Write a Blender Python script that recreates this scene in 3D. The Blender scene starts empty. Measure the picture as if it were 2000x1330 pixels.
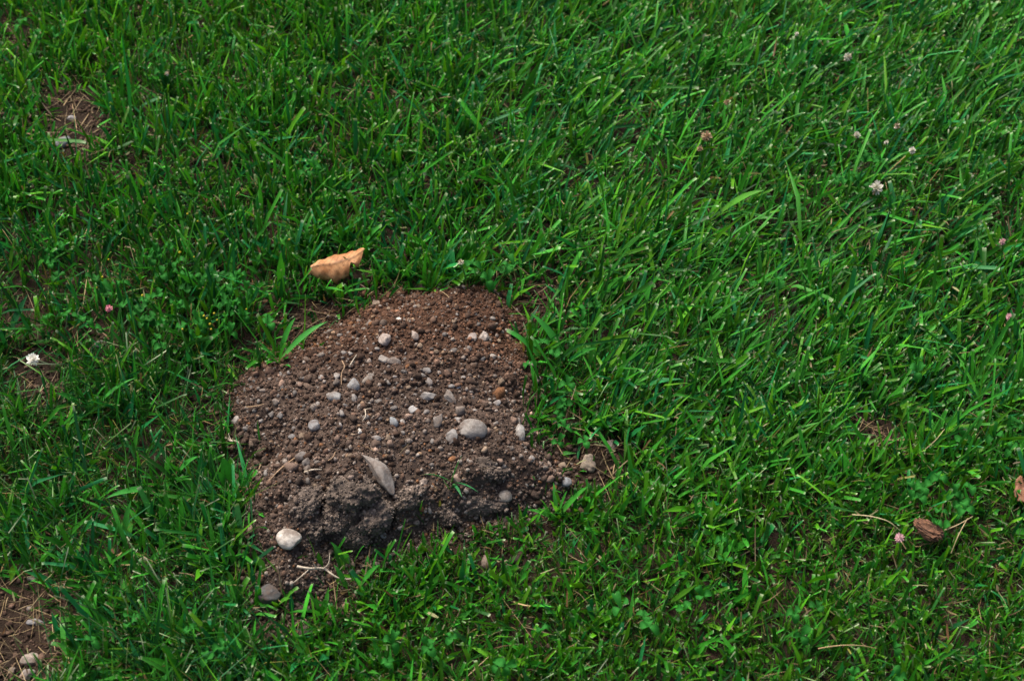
import bpy, math, random
import numpy as np
from mathutils import Vector, Matrix, Euler

random.seed(7)
RNG = np.random.default_rng(11)
scene = bpy.context.scene
COL = scene.collection

# ------------------------------------------------------------------ camera
CAM_H, PITCH, HFOV = 1.60, math.radians(46.0), math.radians(32.5)
TX = math.tan(HFOV / 2)
cam_d = bpy.data.cameras.new('camera')
cam = bpy.data.objects.new('camera', cam_d)
COL.objects.link(cam)
cam.location = (0, 0, CAM_H)
cam.rotation_euler = (math.pi / 2 - PITCH, 0, 0)
cam_d.sensor_fit = 'HORIZONTAL'
cam_d.angle = HFOV
cam_d.clip_start = 0.05
cam_d.clip_end = 500
cam_d.dof.use_dof = True
cam_d.dof.focus_distance = 2.12
cam_d.dof.aperture_fstop = 7.0
scene.camera = cam

# ------------------------------------------------------------------ sky, sun, exposure
SUN_EL, SUN_AZ = math.radians(58), math.radians(-38)      # azimuth from +Y, towards -X
world = bpy.data.worlds.new('World')
scene.world = world
world.use_nodes = True
wt = world.node_tree
sky = wt.nodes.new('ShaderNodeTexSky')
sky.sky_type = 'NISHITA'
sky.sun_disc = False
sky.sun_elevation = SUN_EL
sky.sun_rotation = SUN_AZ
sky.air_density = 0.8
sky.dust_density = 7.0
sky.ozone_density = 0.6
bg = wt.nodes['Background']
bg.inputs['Strength'].default_value = 0.065
wt.links.new(sky.outputs[0], bg.inputs[0])
sun_d = bpy.data.lights.new('sun', 'SUN')
sun_d.energy = 1.3
sun_d.angle = math.radians(32)
sun_d.color = (1.0, 0.93, 0.82)
sun = bpy.data.objects.new('sun', sun_d)
COL.objects.link(sun)
sd = Vector((math.sin(SUN_AZ) * math.cos(SUN_EL), math.cos(SUN_AZ) * math.cos(SUN_EL), math.sin(SUN_EL)))
sun.rotation_euler = sd.to_track_quat('Z', 'Y').to_euler()
sun.location = sd * 20
vs = scene.view_settings
vs.view_transform = 'Standard'
vs.look = 'None'
vs.exposure = 1.95
vs.gamma = 1.0

# ------------------------------------------------------------------ pixel <-> ground
FWD = np.array([0, math.cos(PITCH), -math.sin(PITCH)])
UP = np.array([0, math.sin(PITCH), math.cos(PITCH)])


def ray(px, py):
    px = np.asarray(px, float); py = np.asarray(py, float)
    xc = (px - 1000) / 1000 * TX
    yc = -(py - 665) / 1000 * TX
    d = FWD[None] + yc.reshape(-1, 1) * UP[None]
    d[:, 0] += xc.ravel()
    return d


def at_z(px, py, z=0.0):
    d = ray([px], [py])[0]
    t = (z - CAM_H) / d[2]
    return np.array([d[0] * t, d[1] * t, z])


def to_px(x, y, z=0.0):
    x = np.asarray(x, float); y = np.asarray(y, float)
    dz = z - CAM_H
    w = y * FWD[1] + dz * FWD[2]
    v = y * UP[1] + dz * UP[2]
    return x / w / TX * 1000 + 1000, 665 - v / w / TX * 1000


def mpp(px, py):                 # metres per photo pixel on the ground there
    p = at_z(px, py)
    dep = p[1] * FWD[1] + (p[2] - CAM_H) * FWD[2]
    return dep * TX / 1000


# ------------------------------------------------------------------ noise
_T2 = RNG.random((256, 256))
_T3 = RNG.random((40, 40, 40))


def vn2(x, y):
    xi = np.floor(x).astype(int); yi = np.floor(y).astype(int)
    fx = x - xi; fy = y - yi
    fx = fx * fx * (3 - 2 * fx); fy = fy * fy * (3 - 2 * fy)
    a = _T2[xi % 256, yi % 256]; b = _T2[(xi + 1) % 256, yi % 256]
    c = _T2[xi % 256, (yi + 1) % 256]; d = _T2[(xi + 1) % 256, (yi + 1) % 256]
    return (a * (1 - fx) + b * fx) * (1 - fy) + (c * (1 - fx) + d * fx) * fy


def fbm2(x, y, o=4, g=0.5):
    s = 0; a = 1; t = 0
    for k in range(o):
        s = s + a * vn2(x * 2 ** k + 17.3 * k, y * 2 ** k + 5.1 * k); t += a; a *= g
    return s / t


def vn3(p):
    i = np.floor(p).astype(int); f = p - i
    f = f * f * (3 - 2 * f)
    r = 0
    for dx in (0, 1):
        for dy in (0, 1):
            for dz in (0, 1):
                w = (f[:, 0] if dx else 1 - f[:, 0]) * (f[:, 1] if dy else 1 - f[:, 1]) * (f[:, 2] if dz else 1 - f[:, 2])
                r = r + w * _T3[(i[:, 0] + dx) % 40, (i[:, 1] + dy) % 40, (i[:, 2] + dz) % 40]
    return r


def smooth(a, b, x):
    t = np.clip((x - a) / (b - a), 0, 1)
    return t * t * (3 - 2 * t)


# ------------------------------------------------------------------ mesh and tag helpers
def np_mesh(name, V, F, mat=None, col=None, shade=True):
    """F: (n,3) or (n,4) array"""
    m = bpy.data.meshes.new(name)
    V = np.ascontiguousarray(V, np.float32); F = np.ascontiguousarray(F, np.int32)
    n, k = F.shape
    m.vertices.add(len(V)); m.vertices.foreach_set('co', V.ravel())
    m.loops.add(n * k); m.loops.foreach_set('vertex_index', F.ravel())
    m.polygons.add(n)
    m.polygons.foreach_set('loop_start', np.arange(0, n * k, k, dtype=np.int32))
    m.polygons.foreach_set('loop_total', np.full(n, k, np.int32))
    if shade:
        m.polygons.foreach_set('use_smooth', np.ones(n, bool))
    if col is not None:
        a = m.color_attributes.new('tint', 'FLOAT_COLOR', 'POINT')
        c = np.ones((len(V), 4), np.float32); c[:, :3] = col
        a.data.foreach_set('color', c.ravel())
    m.update(calc_edges=True)
    if mat:
        m.materials.append(mat)
    return m


def link(name, mesh, parent=None, loc=None):
    o = bpy.data.objects.new(name, mesh)
    COL.objects.link(o)
    if parent:
        o.parent = parent
    if loc is not None:
        o.location = loc
    return o


def tag(o, label=None, cat=None, group=None, kind=None):
    if label: o['label'] = label
    if cat: o['category'] = cat
    if group: o['group'] = group
    if kind: o['kind'] = kind
    return o


def empty(name, loc, label, cat, group=None):
    o = bpy.data.objects.new(name, None)
    COL.objects.link(o); o.location = loc; o.empty_display_size = 0.01
    return tag(o, label, cat, group)


# ------------------------------------------------------------------ materials
def new_mat(name):
    m = bpy.data.materials.new(name); m.use_nodes = True
    nt = m.node_tree
    return m, nt, nt.nodes['Principled BSDF']


def nd(nt, kind, **kw):
    n = nt.nodes.new(kind)
    for k, v in kw.items():
        if k in n.inputs: n.inputs[k].default_value = v
        else: setattr(n, k, v)
    return n


def leaf_mat(name, trans=0.35, rough=0.48, spec=0.16, tcol=(1.25, 1.15, 0.55), scale=400):
    m, nt, p = new_mat(name)
    a = nd(nt, 'ShaderNodeAttribute', attribute_name='tint')
    tc = nd(nt, 'ShaderNodeTexCoord')
    ns = nd(nt, 'ShaderNodeTexNoise', Scale=scale, Detail=3.0)
    nt.links.new(tc.outputs['Object'], ns.inputs['Vector'])
    mr = nd(nt, 'ShaderNodeMapRange')
    mr.inputs[3].default_value = 0.75; mr.inputs[4].default_value = 1.25
    nt.links.new(ns.outputs[0], mr.inputs[0])
    mul = nd(nt, 'ShaderNodeVectorMath', operation='SCALE')
    nt.links.new(a.outputs['Color'], mul.inputs[0]); nt.links.new(mr.outputs[0], mul.inputs['Scale'])
    nt.links.new(mul.outputs[0], p.inputs['Base Color'])
    p.inputs['Roughness'].default_value = rough
    p.inputs['Specular IOR Level'].default_value = spec
    t = nd(nt, 'ShaderNodeBsdfTranslucent')
    m2 = nd(nt, 'ShaderNodeVectorMath', operation='MULTIPLY'); m2.inputs[1].default_value = tcol
    nt.links.new(mul.outputs[0], m2.inputs[0]); nt.links.new(m2.outputs[0], t.inputs['Color'])
    mx = nd(nt, 'ShaderNodeMixShader'); mx.inputs[0].default_value = trans
    nt.links.new(p.outputs[0], mx.inputs[1]); nt.links.new(t.outputs[0], mx.inputs[2])
    nt.links.new(mx.outputs[0], nt.nodes['Material Output'].inputs['Surface'])
    return m


M_GRASS = leaf_mat('grass_blade', trans=0.24)
M_CLOVER = leaf_mat('clover_leaf', trans=0.3, rough=0.7, spec=0.12)
M_STRAW = leaf_mat('straw', trans=0.15, rough=0.6, spec=0.3, tcol=(1, 1, 1))
M_PETAL = leaf_mat('petal', trans=0.3, rough=0.7, spec=0.2, tcol=(1, 1, 1))


def soil_mat(name, attr=True):
    m, nt, p = new_mat(name)
    tc = nd(nt, 'ShaderNodeTexCoord')
    n1 = nd(nt, 'ShaderNodeTexNoise', Scale=420.0, Detail=5.0, Roughness=0.7)
    n2 = nd(nt, 'ShaderNodeTexNoise', Scale=11.0, Detail=3.0)
    for n in (n1, n2): nt.links.new(tc.outputs['Object'], n.inputs['Vector'])
    mr = nd(nt, 'ShaderNodeMapRange')
    mr.inputs[1].default_value = 0.3; mr.inputs[2].default_value = 0.7
    mr.inputs[3].default_value = 0.55; mr.inputs[4].default_value = 1.5
    nt.links.new(n1.outputs[0], mr.inputs[0])
    mul = nd(nt, 'ShaderNodeVectorMath', operation='SCALE')
    if attr:
        a = nd(nt, 'ShaderNodeAttribute', attribute_name='tint')
        nt.links.new(a.outputs['Color'], mul.inputs[0])
    else:
        cr = nd(nt, 'ShaderNodeValToRGB')
        cr.color_ramp.elements[0].position = 0.35; cr.color_ramp.elements[0].color = (0.013, 0.009, 0.006, 1)
        cr.color_ramp.elements[1].position = 0.65; cr.color_ramp.elements[1].color = (0.034, 0.021, 0.014, 1)
        nt.links.new(n2.outputs[0], cr.inputs[0])
        nt.links.new(cr.outputs[0], mul.inputs[0])
    nt.links.new(mr.outputs[0], mul.inputs['Scale'])
    nt.links.new(mul.outputs[0], p.inputs['Base Color'])
    p.inputs['Roughness'].default_value = 0.95
    p.inputs['Specular IOR Level'].default_value = 0.15
    b = nd(nt, 'ShaderNodeBump', Strength=0.6 if attr else 0.9, Distance=0.0012 if attr else 0.004)
    nt.links.new(n1.outputs[0], b.inputs['Height']); nt.links.new(b.outputs[0], p.inputs['Normal'])
    return m


M_SOIL = soil_mat('soil')
M_GROUND = soil_mat('topsoil', attr=False)


def stone_mat():
    m, nt, p = new_mat('stone')
    oi = nd(nt, 'ShaderNodeObjectInfo')
    tc = nd(nt, 'ShaderNodeTexCoord')
    add = nd(nt, 'ShaderNodeVectorMath', operation='ADD')
    nt.links.new(tc.outputs['Object'], add.inputs[0]); nt.links.new(oi.outputs['Location'], add.inputs[1])
    n1 = nd(nt, 'ShaderNodeTexNoise', Scale=330.0, Detail=5.0, Roughness=0.65)
    n2 = nd(nt, 'ShaderNodeTexNoise', Scale=90.0, Detail=4.0, Roughness=0.6)
    n3 = nd(nt, 'ShaderNodeTexNoise', Scale=900.0, Detail=2.0)
    for n in (n1, n2, n3): nt.links.new(add.outputs[0], n.inputs['Vector'])
    mr = nd(nt, 'ShaderNodeMapRange'); mr.inputs[1].default_value = 0.3; mr.inputs[2].default_value = 0.7
    mr.inputs[3].default_value = 0.72; mr.inputs[4].default_value = 1.22
    nt.links.new(n1.outputs[0], mr.inputs[0])
    mul = nd(nt, 'ShaderNodeVectorMath', operation='SCALE')
    nt.links.new(oi.outputs['Color'], mul.inputs[0]); nt.links.new(mr.outputs[0], mul.inputs['Scale'])
    mix = nd(nt, 'ShaderNodeMixRGB'); mix.inputs[2].default_value = (0.075, 0.048, 0.034, 1)   # clinging earth
    d = nd(nt, 'ShaderNodeMapRange'); d.inputs[1].default_value = 0.44; d.inputs[2].default_value = 0.66
    d.inputs[3].default_value = 0.0; d.inputs[4].default_value = 0.70
    nt.links.new(n2.outputs[0], d.inputs[0]); nt.links.new(d.outputs[0], mix.inputs[0])
    nt.links.new(mul.outputs[0], mix.inputs[1]); nt.links.new(mix.outputs[0], p.inputs['Base Color'])
    p.inputs['Roughness'].default_value = 0.85
    p.inputs['Specular IOR Level'].default_value = 0.25
    b = nd(nt, 'ShaderNodeBump', Strength=0.55, Distance=0.0012)
    nt.links.new(n1.outputs[0], b.inputs['Height']); nt.links.new(b.outputs[0], p.inputs['Normal'])
    return m


M_STONE = stone_mat()

# ------------------------------------------------------------------ terrain: ground and mound height
OUT = [(700, 612), (735, 588), (800, 568), (880, 560), (935, 562), (980, 576), (1016, 610), (1026, 650), (1034, 690),
       (1052, 740), (1048, 790), (1040, 840), (1060, 890), (1100, 930), (1112, 962), (1070, 992), (1000, 1004),
       (910, 1026), (840, 1042), (775, 1072), (715, 1085), (650, 1082), (630, 1125), (610, 1168), (560, 1195),
       (505, 1168), (498, 1105), (500, 1060), (478, 1010), (490, 950), (514, 908), (458, 885), (440, 850),
       (444, 800), (458, 765), (500, 726), (560, 696), (620, 682), (645, 650)]
OUTPX = np.array(OUT, float)
OUTW = np.array([at_z(*p)[:2] for p in OUT])


def poly_sd(P, x, y):
    """signed distance to a polygon, positive inside"""
    x = np.asarray(x, float); y = np.asarray(y, float)
    best = np.full(x.shape, 1e9); ins = np.zeros(x.shape, bool)
    n = len(P)
    for i in range(n):
        ax, ay = P[i]; bx, by = P[(i + 1) % n]
        dx, dy = bx - ax, by - ay
        t = np.clip(((x - ax) * dx + (y - ay) * dy) / (dx * dx + dy * dy + 1e-12), 0, 1)
        best = np.minimum(best, (x - ax - t * dx) ** 2 + (y - ay - t * dy) ** 2)
        c = ((ay > y) != (by > y)) & (x < (bx - ax) * (y - ay) / (by - ay + 1e-12) + ax)
        ins ^= c
    d = np.sqrt(best)
    return np.where(ins, d, -d)


# clods pressed together along the mound's front: photo pixel, radius px, height m
CLODS = [(690, 975, 46, 0.022), (720, 1015, 40, 0.018), (655, 1010, 34, 0.014), (600, 990, 40, 0.010), (820, 985, 60, 0.012),
         (930, 960, 62, 0.014), (885, 1000, 44, 0.010), (760, 985, 24, -0.012), (945, 905, 50, 0.010), (700, 930, 40, 0.008),
         (560, 950, 44, 0.008), (740, 1050, 30, 0.012), (670, 1055, 30, 0.010), (1000, 940, 36, 0.006), (560, 1120, 40, 0.006)]
BACK = OUTW[:, 1].max()
CLODW = []
for (a, b, r, h) in CLODS:
    p = at_z(a, b + 55)
    CLODW.append((p[0], p[1], r * mpp(a, b), h))


def ground_h(x, y):
    return 0.010 * (fbm2(x * 6 + 3, y * 6 + 9, 3) - 0.5)


def mound_raw(x, y):
    d = poly_sd(OUTW, x, y)
    d = d + 0.030 * (fbm2(x * 26, y * 26, 4, 0.6) - 0.5)
    run = 0.048 + 0.075 * smooth(BACK - 0.16, BACK, y)          # steep in front, a long gentle slope behind
    h = np.where(d > 0, 0.068 * (1 - np.exp(-np.maximum(d, 0) / run)), d * 0.6)
    m = smooth(0, 0.03, d)
    h = h + m * (0.020 * (fbm2(x * 14 + 40, y * 14, 3) - 0.5))
    for (cx, cy, r, ch) in CLODW:
        rr = np.hypot(x - cx, y - cy) / r + 0.5 * (vn2(x * 45 + cx * 99, y * 45) - 0.5)
        h = h + m * ch * 1.3 * (1 - smooth(0.45, 1.08, rr))
    return h, m


def mound_fine(x, y):
    h, m = mound_raw(x, y)
    h = h + m * (0.009 * (fbm2(x * 70, y * 70, 4, 0.6) - 0.5))
    return h


def surf_h(x, y):
    x = np.atleast_1d(np.asarray(x, float)); y = np.atleast_1d(np.asarray(y, float))
    return np.maximum(ground_h(x, y), mound_fine(x, y) + ground_h(x, y))


def at(px, py, lift=0.0):
    """photo pixel -> point on the ground or mound surface"""
    d = ray([px], [py])[0]
    ts = np.linspace((0.16 - CAM_H) / d[2], (-0.02 - CAM_H) / d[2], 400)
    X, Y, Z = d[0] * ts, d[1] * ts, CAM_H + d[2] * ts
    g = Z - surf_h(X, Y) - lift
    k = int(np.argmax(g <= 0)) if (g <= 0).any() else 399
    return np.array([X[k], Y[k], Z[k]])


# ground: one sheet, fine where the photograph looks
def axis(a, b, step, far):
    core = np.arange(a, b + 1e-6, step)
    out = [far * (k / 8) ** 2.2 for k in range(1, 9)]
    return np.concatenate([[a - o for o in reversed(out)], core, [b + o for o in out]])


gx = axis(-1.5, 1.5, 0.012, 150); gy = axis(0.5, 3.3, 0.012, 150)
GX, GY = np.meshgrid(gx, gy, indexing='ij')
GZ = ground_h(GX, GY) + 0.004 * (fbm2(GX * 60, GY * 60, 3) - 0.5)
GV = np.stack([GX.ravel(), GY.ravel(), GZ.ravel()], 1)


def grid_faces(nx, ny):
    i, j = np.meshgrid(np.arange(nx - 1), np.arange(ny - 1), indexing='ij')
    a = (i * ny + j).ravel()
    return np.stack([a, a + ny, a + ny + 1, a + 1], 1)


ground = link('ground', np_mesh('ground', GV, grid_faces(len(gx), len(gy)), M_GROUND))
tag(ground, 'dark brown earth under the lawn, showing in the bare patches', None, None, 'structure')

# mound
MX0, MX1 = OUTW[:, 0].min() - 0.03, OUTW[:, 0].max() + 0.03
MY0, MY1 = OUTW[:, 1].min() - 0.03, OUTW[:, 1].max() + 0.03
mc = np.array([(MX0 + MX1) / 2, (MY0 + MY1) / 2, 0.0])
mx = np.arange(MX0, MX1, 0.0015); my = np.arange(MY0, MY1, 0.0015)
XX, YY = np.meshgrid(mx, my, indexing='ij')
ZZ = mound_fine(XX, YY) + ground_h(XX, YY)
ZZ += smooth(-0.005, 0.01, poly_sd(OUTW, XX, YY)) * 0.0035 * (fbm2(XX * 260, YY * 260, 3, 0.6) - 0.5)


def soil_tint(x, y):
    """brown above, greyer and duller on the pressed front clods (soil colour, lightened against the shade there)"""
    px, py = to_px(x, y, 0.05)
    red = smooth(820, 600, py) * 0.8 + 0.2
    grey = np.maximum(smooth(860, 980, py) * smooth(480, 620, px), 0.5 * smooth(660, 780, py))
    n = fbm2(x * 25 + 7, y * 25, 3)
    base = np.array([0.041, 0.026, 0.019])[None] * (0.7 + 0.6 * n)[:, None]
    red_c = np.array([0.082, 0.038, 0.020])[None]; grey_c = np.array([0.074, 0.058, 0.048])[None]  # front grey lifted to offset the shade on that face
    c = base * (1 - 0.55 * red[:, None]) + red_c * 0.55 * red[:, None]
    c = c * (0.55 + 0.9 * fbm2(x * 11 + 31, y * 11 + 4, 3))[:, None]      # damp and dry patches
    g = (grey * 0.85)[:, None]
    return c * (1 - g) + grey_c * (0.7 + 0.6 * n)[:, None] * g


mound = empty('molehill', mc, 'heap of crumbly brown soil and stones pushed up through the lawn', 'molehill')
mv = np.stack([XX.ravel(), YY.ravel(), ZZ.ravel()], 1)
body = link('soil_mound', np_mesh('soil_mound', mv - mc, grid_faces(len(mx), len(my)), M_SOIL, soil_tint(mv[:, 0], mv[:, 1]) * 0.85), mound)


# ------------------------------------------------------------------ icospheres
def ico(sub):
    import bmesh
    bm = bmesh.new(); bmesh.ops.create_icosphere(bm, subdivisions=sub, radius=1.0)
    v = np.array([x.co[:] for x in bm.verts]); f = np.array([[q.index for q in p.verts] for p in bm.faces])
    bm.free(); return v, f


ICO = {k: ico(k) for k in (1, 2, 3, 4)}


def lumps(n_variants, sub, rough, rng):
    v, f = ICO[sub]; out = []
    for k in range(n_variants):
        p = v * (1 + rough * (vn3(v * 1.7 + k * 7.3) - 0.5)[:, None] + rough * 0.6 * (vn3(v * 4.0 + k * 3.1) - 0.5)[:, None])
        p = p * rng.uniform(0.75, 1.2, 3)
        for _ in range(3):
            nrm = rng.normal(size=3); nrm /= np.linalg.norm(nrm); o = rng.uniform(0.6, 0.85)
            e = np.maximum(p @ nrm - o, 0); p = p - e[:, None] * nrm
        out.append(p)
    return out, f


def rand_rot(n, rng):
    q = rng.normal(size=(n, 4)); q /= np.linalg.norm(q, axis=1)[:, None]
    w, x, y, z = q.T
    return np.stack([np.stack([1 - 2 * (y * y + z * z), 2 * (x * y - z * w), 2 * (x * z + y * w)], 1),
                     np.stack([2 * (x * y + z * w), 1 - 2 * (x * x + z * z), 2 * (y * z - x * w)], 1),
                     np.stack([2 * (x * z - y * w), 2 * (y * z + x * w), 1 - 2 * (x * x + y * y)], 1)], 1)


def scatter_mesh(name, pos, size, tint, sub, rough, rng, mat, origin, shade=True):
    vars_, f = lumps(14, sub, rough, rng)
    vs_ = np.stack(vars_)                                  # (k, nv, 3)
    n = len(pos); idx = rng.integers(0, len(vars_), n)
    R = rand_rot(n, rng)
    V = np.einsum('nij,nvj->nvi', R, vs_[idx]) * size[:, None, None] + pos[:, None, :] - origin
    nv = V.shape[1]
    F = (f[None] + (np.arange(n) * nv)[:, None, None]).reshape(-1, 3)
    return np_mesh(name, V.reshape(-1, 3), F, mat, np.repeat(tint, nv, 0), shade)


# soil crumbs over the mound
def mound_points(n, rng, inset=-0.004):
    x = rng.uniform(MX0, MX1, n); y = rng.uniform(MY0, MY1, n)
    d = poly_sd(OUTW, x, y) + 0.02 * (vn2(x * 30, y * 30) - 0.5)
    k = d > inset
    x, y = x[k], y[k]
    e = 0.002
    g = np.hypot(surf_h(x + e, y) - surf_h(x - e, y), surf_h(x, y + e) - surf_h(x, y - e)) / (2 * e)
    k = rng.random(len(x)) < np.sqrt(1 + (1.6 * g) ** 2) / 4.0
    return x[k], y[k]


def crumb_tint(x, y, rng, pale=0.1):
    c = soil_tint(x, y) * rng.lognormal(0.05, 0.50, len(x))[:, None]
    t = rng.random(len(x))
    dry = t < pale
    c[dry] = np.array([0.150, 0.124, 0.106]) * rng.uniform(0.6, 1.25, dry.sum())[:, None]
    o = (t > 0.97)
    c[o] = np.array([0.17, 0.082, 0.04]) * rng.uniform(0.6, 1.1, o.sum())[:, None]
    return c


r1 = np.random.default_rng(21)
x, y = mound_points(86000, r1, -0.012)
s = r1.lognormal(math.log(0.00115), 0.42, len(x))
fine = link('soil_crumbs', scatter_mesh('soil_crumbs', np.stack([x, y, surf_h(x, y) + s * 0.35], 1), s, crumb_tint(x, y, r1, 0.12), 1, 1.0, r1, M_SOIL, mc, False), mound)
tag(fine, None, None, None, 'stuff')
x, y = mound_points(10500, r1, 0.0)
px_, py_ = to_px(x, y, 0.05)
keep = r1.random(len(x)) < (0.12 + 0.5 * smooth(640, 740, py_)) * (0.4 + 1.2 * fbm2(x * 16, y * 16, 2))
for (a, b, r) in ((922, 842, 44), (883, 857, 24), (1012, 850, 26), (741, 932, 46), (987, 972, 22), (565, 1056, 36), (531, 1166, 36), (691, 753, 22), (652, 777, 22),
                  (760, 706, 26), (753, 665, 24), (943, 660, 26), (837, 776, 24), (881, 780, 24), (769, 826, 18), (615, 834, 20), (464, 822, 20)):
    pa = at(a, b); keep &= np.hypot(x - pa[0], y - pa[1] ) > r * mpp(a, b)
x, y = x[keep], y[keep]
s = r1.lognormal(math.log(0.0021), 0.42, len(x))
cl = link('soil_clods', scatter_mesh('soil_clods', np.stack([x, y, surf_h(x, y) + s * 0.35], 1), s, crumb_tint(x, y, r1, 0.13), 2, 1.1, r1, M_SOIL, mc, False), mound)
tag(cl, None, None, None, 'stuff')
x, y = mound_points(2000, r1, 0.008)
s = r1.lognormal(math.log(0.0022), 0.25, len(x))
gt = np.array([0.21, 0.18, 0.155]) * r1.uniform(0.5, 1.15, len(x))[:, None]
warm = r1.random(len(x)) < 0.3
gt[warm] *= np.array([1.0, 0.78, 0.58])
gr = link('gravel', scatter_mesh('gravel', np.stack([x, y, surf_h(x, y) + s * 0.6], 1), s, gt, 1, 0.6, r1, M_SOIL, mc, False), mound)
tag(gr, None, None, None, 'stuff')

x = r1.uniform(MX0 - 0.06, MX1 + 0.06, 60000); y = r1.uniform(MY0 - 0.06, MY1 + 0.06, 60000)
d = poly_sd(OUTW, x, y)
k = (d < 0.004) & (r1.random(len(x)) < 0.75 * np.exp(d / 0.022))
x, y = x[k], y[k]
s = r1.lognormal(math.log(0.0013), 0.5, len(x))
sp = link('spilled_crumbs', scatter_mesh('spilled_crumbs', np.stack([x, y, surf_h(x, y) + s * 0.4], 1), s, crumb_tint(x, y, r1, 0.06), 1, 1.0, r1, M_SOIL, mc, False), mound)
tag(sp, None, None, None, 'stuff')

# large clods pressed together along the front of the mound
vc, fc_ = ico(5)
for q, (a, b, w, h, t) in enumerate([(688, 968, 74, 58, .026), (728, 1012, 66, 50, .024), (652, 1012, 56, 46, .020), (690, 1048, 60, 36, .018), (800, 975, 50, 34, .016), (752, 940, 44, 34, .014),
                                     (868, 1002, 64, 34, .016), (935, 985, 70, 36, .016), (595, 985, 56, 40, .014), (610, 1035, 46, 30, .014), (945, 915, 74, 44, .014)]):
    p = vc * np.array([1, 0.85, 0.8])
    p = p * (1 + 0.55 * (vn3(vc * 1.6 + q * 5.1) - 0.5) + 0.38 * (vn3(vc * 4.5 + q * 2.7) - 0.5))[:, None]
    g = vn3(vc * 13 + q) ; p = p * (1 + 0.16 * (np.abs(g - 0.5) * 2) ** 0.7 + 0.13 * (vn3(vc * 26 + q) - 0.5))[:, None]
    m = mpp(a, b); c0 = at(a, b)
    p = p * np.array([w * m * 0.56, h * m * 0.62, t * 0.95])
    tone = np.array([0.086, 0.068, 0.056]) * (0.65 + 0.75 * vn3(vc * 9 + 3 * q))[:, None] * (0.85 + 0.3 * ((q * 37) % 10) / 10)
    pick = r1.choice(np.nonzero(vc[:, 2] > -0.3)[0], 420)
    cv, cf = lumps(1, 1, 1.0, r1); R = rand_rot(420, r1); cs = r1.lognormal(math.log(0.00105), 0.45, 420)
    CV = np.einsum('nij,vj->nvi', R, cv[0]) * cs[:, None, None] + (p[pick] * 1.01)[:, None, :]
    CF = (cf[None] + (np.arange(420) * len(cv[0]))[:, None, None]).reshape(-1, 3) + len(p)
    ct = np.repeat(tone[pick] * r1.lognormal(0.12, 0.4, 420)[:, None], len(cv[0]), 0)
    o = link('clod', np_mesh('clod', np.concatenate([p, CV.reshape(-1, 3)]), np.concatenate([fc_, CF]), M_SOIL, np.concatenate([tone, ct]), False), mound)
    o.location = c0 + np.array([0, 0.004, -0.004]) - mc
    o.rotation_euler = (0.35, 0, q * 0.9)

# ------------------------------------------------------------------ bare patches: photo px centre, radii, strength
BARE = [(155, 246, 66, 78, 1.0), (40, 90, 60, 42, .55), (105, 185, 55, 40, .55), (1690, 856, 56, 48, .95), (25, 1255, 105, 140, 1.0),
        (100, 1165, 90, 50, .6), (500, 560, 60, 20, .3), (270, 850, 40, 22, .4), (380, 790, 50, 24, .4), (1140, 915, 85, 55, .95), (600, 645, 90, 55, .85), (1090, 905, 60, 90, .7), (62, 740, 70, 50, .9),
        (190, 680, 40, 30, .6), (480, 690, 50, 28, .55), (1040, 600, 45, 50, .8), (700, 580, 60, 20, .4), (560, 1150, 80, 60, .95),
        (520, 1080, 55, 80, .7), (1030, 1105, 50, 16, .25), (920, 1085, 50, 16, .3), (470, 960, 36, 40, .45), (190, 1000, 45, 30, .5),
        (1090, 780, 40, 60, .4), (535, 1222, 52, 44, .95), (640, 1168, 70, 34, .9), (700, 1140, 40, 20, .6), (30, 600, 40, 40, .5), (1000, 560, 90, 16, .5), (420, 830, 30, 60, .35)]


def bare(px, py):
    b = np.zeros_like(px)
    for (cx, cy, rx, ry, s) in BARE:
        r = np.hypot((px - cx) / rx, (py - cy) / ry)
        b = np.maximum(b, s * (1 - smooth(0.65, 1.25, r + 0.5 * (vn2(px / 24 + cx, py / 24) - 0.5))))
    return b


def in_mound(px, py):
    a = poly_sd(OUTPX, px, py) + 44 * (vn2(px / 16, py / 16) - 0.5)
    b = poly_sd(OUTPX, px, py - 34) + 26 * (vn2(px / 14 + 9, py / 14) - 0.5)
    c = poly_sd(OUTPX, px, py - 62) + 26 * (vn2(px / 14 + 3, py / 14) - 0.5)
    return np.maximum.reduce([smooth(-8, 26, a), 0.93 * smooth(-2, 14, b), np.where(px > 770, 0.35, 0.75) * smooth(0, 16, c)])


# loose crumbs in the bare patches of the lawn
r2 = np.random.default_rng(5)
x = r2.uniform(-0.95, 0.95, 88000); y = r2.uniform(0.95, 2.5, 88000)
px_, py_ = to_px(x, y)
near_ = 1 - smooth(0, 90, -poly_sd(OUTPX, px_, py_ - 30))
k = (r2.random(len(x)) < np.maximum.reduce([bare(px_, py_) * 1.0, 0.7 * near_, np.full(len(x), 0.06)])) & (np.abs(px_ - 1000) < 1060)
x, y = x[k], y[k]
s = r2.lognormal(math.log(0.0017), 0.45, len(x))
tt = np.array([0.050, 0.031, 0.022]) * r2.lognormal(0.1, 0.45, len(x))[:, None]
loose = link('loose_soil', scatter_mesh('loose_soil', np.stack([x, y, surf_h(x, y) + s * 0.35], 1), s, tt, 1, 1.0, r2, M_SOIL, np.zeros(3), False))
tag(loose, 'loose dark soil crumbs lying in the bare patches of the lawn', 'soil', None, 'stuff')


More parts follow.
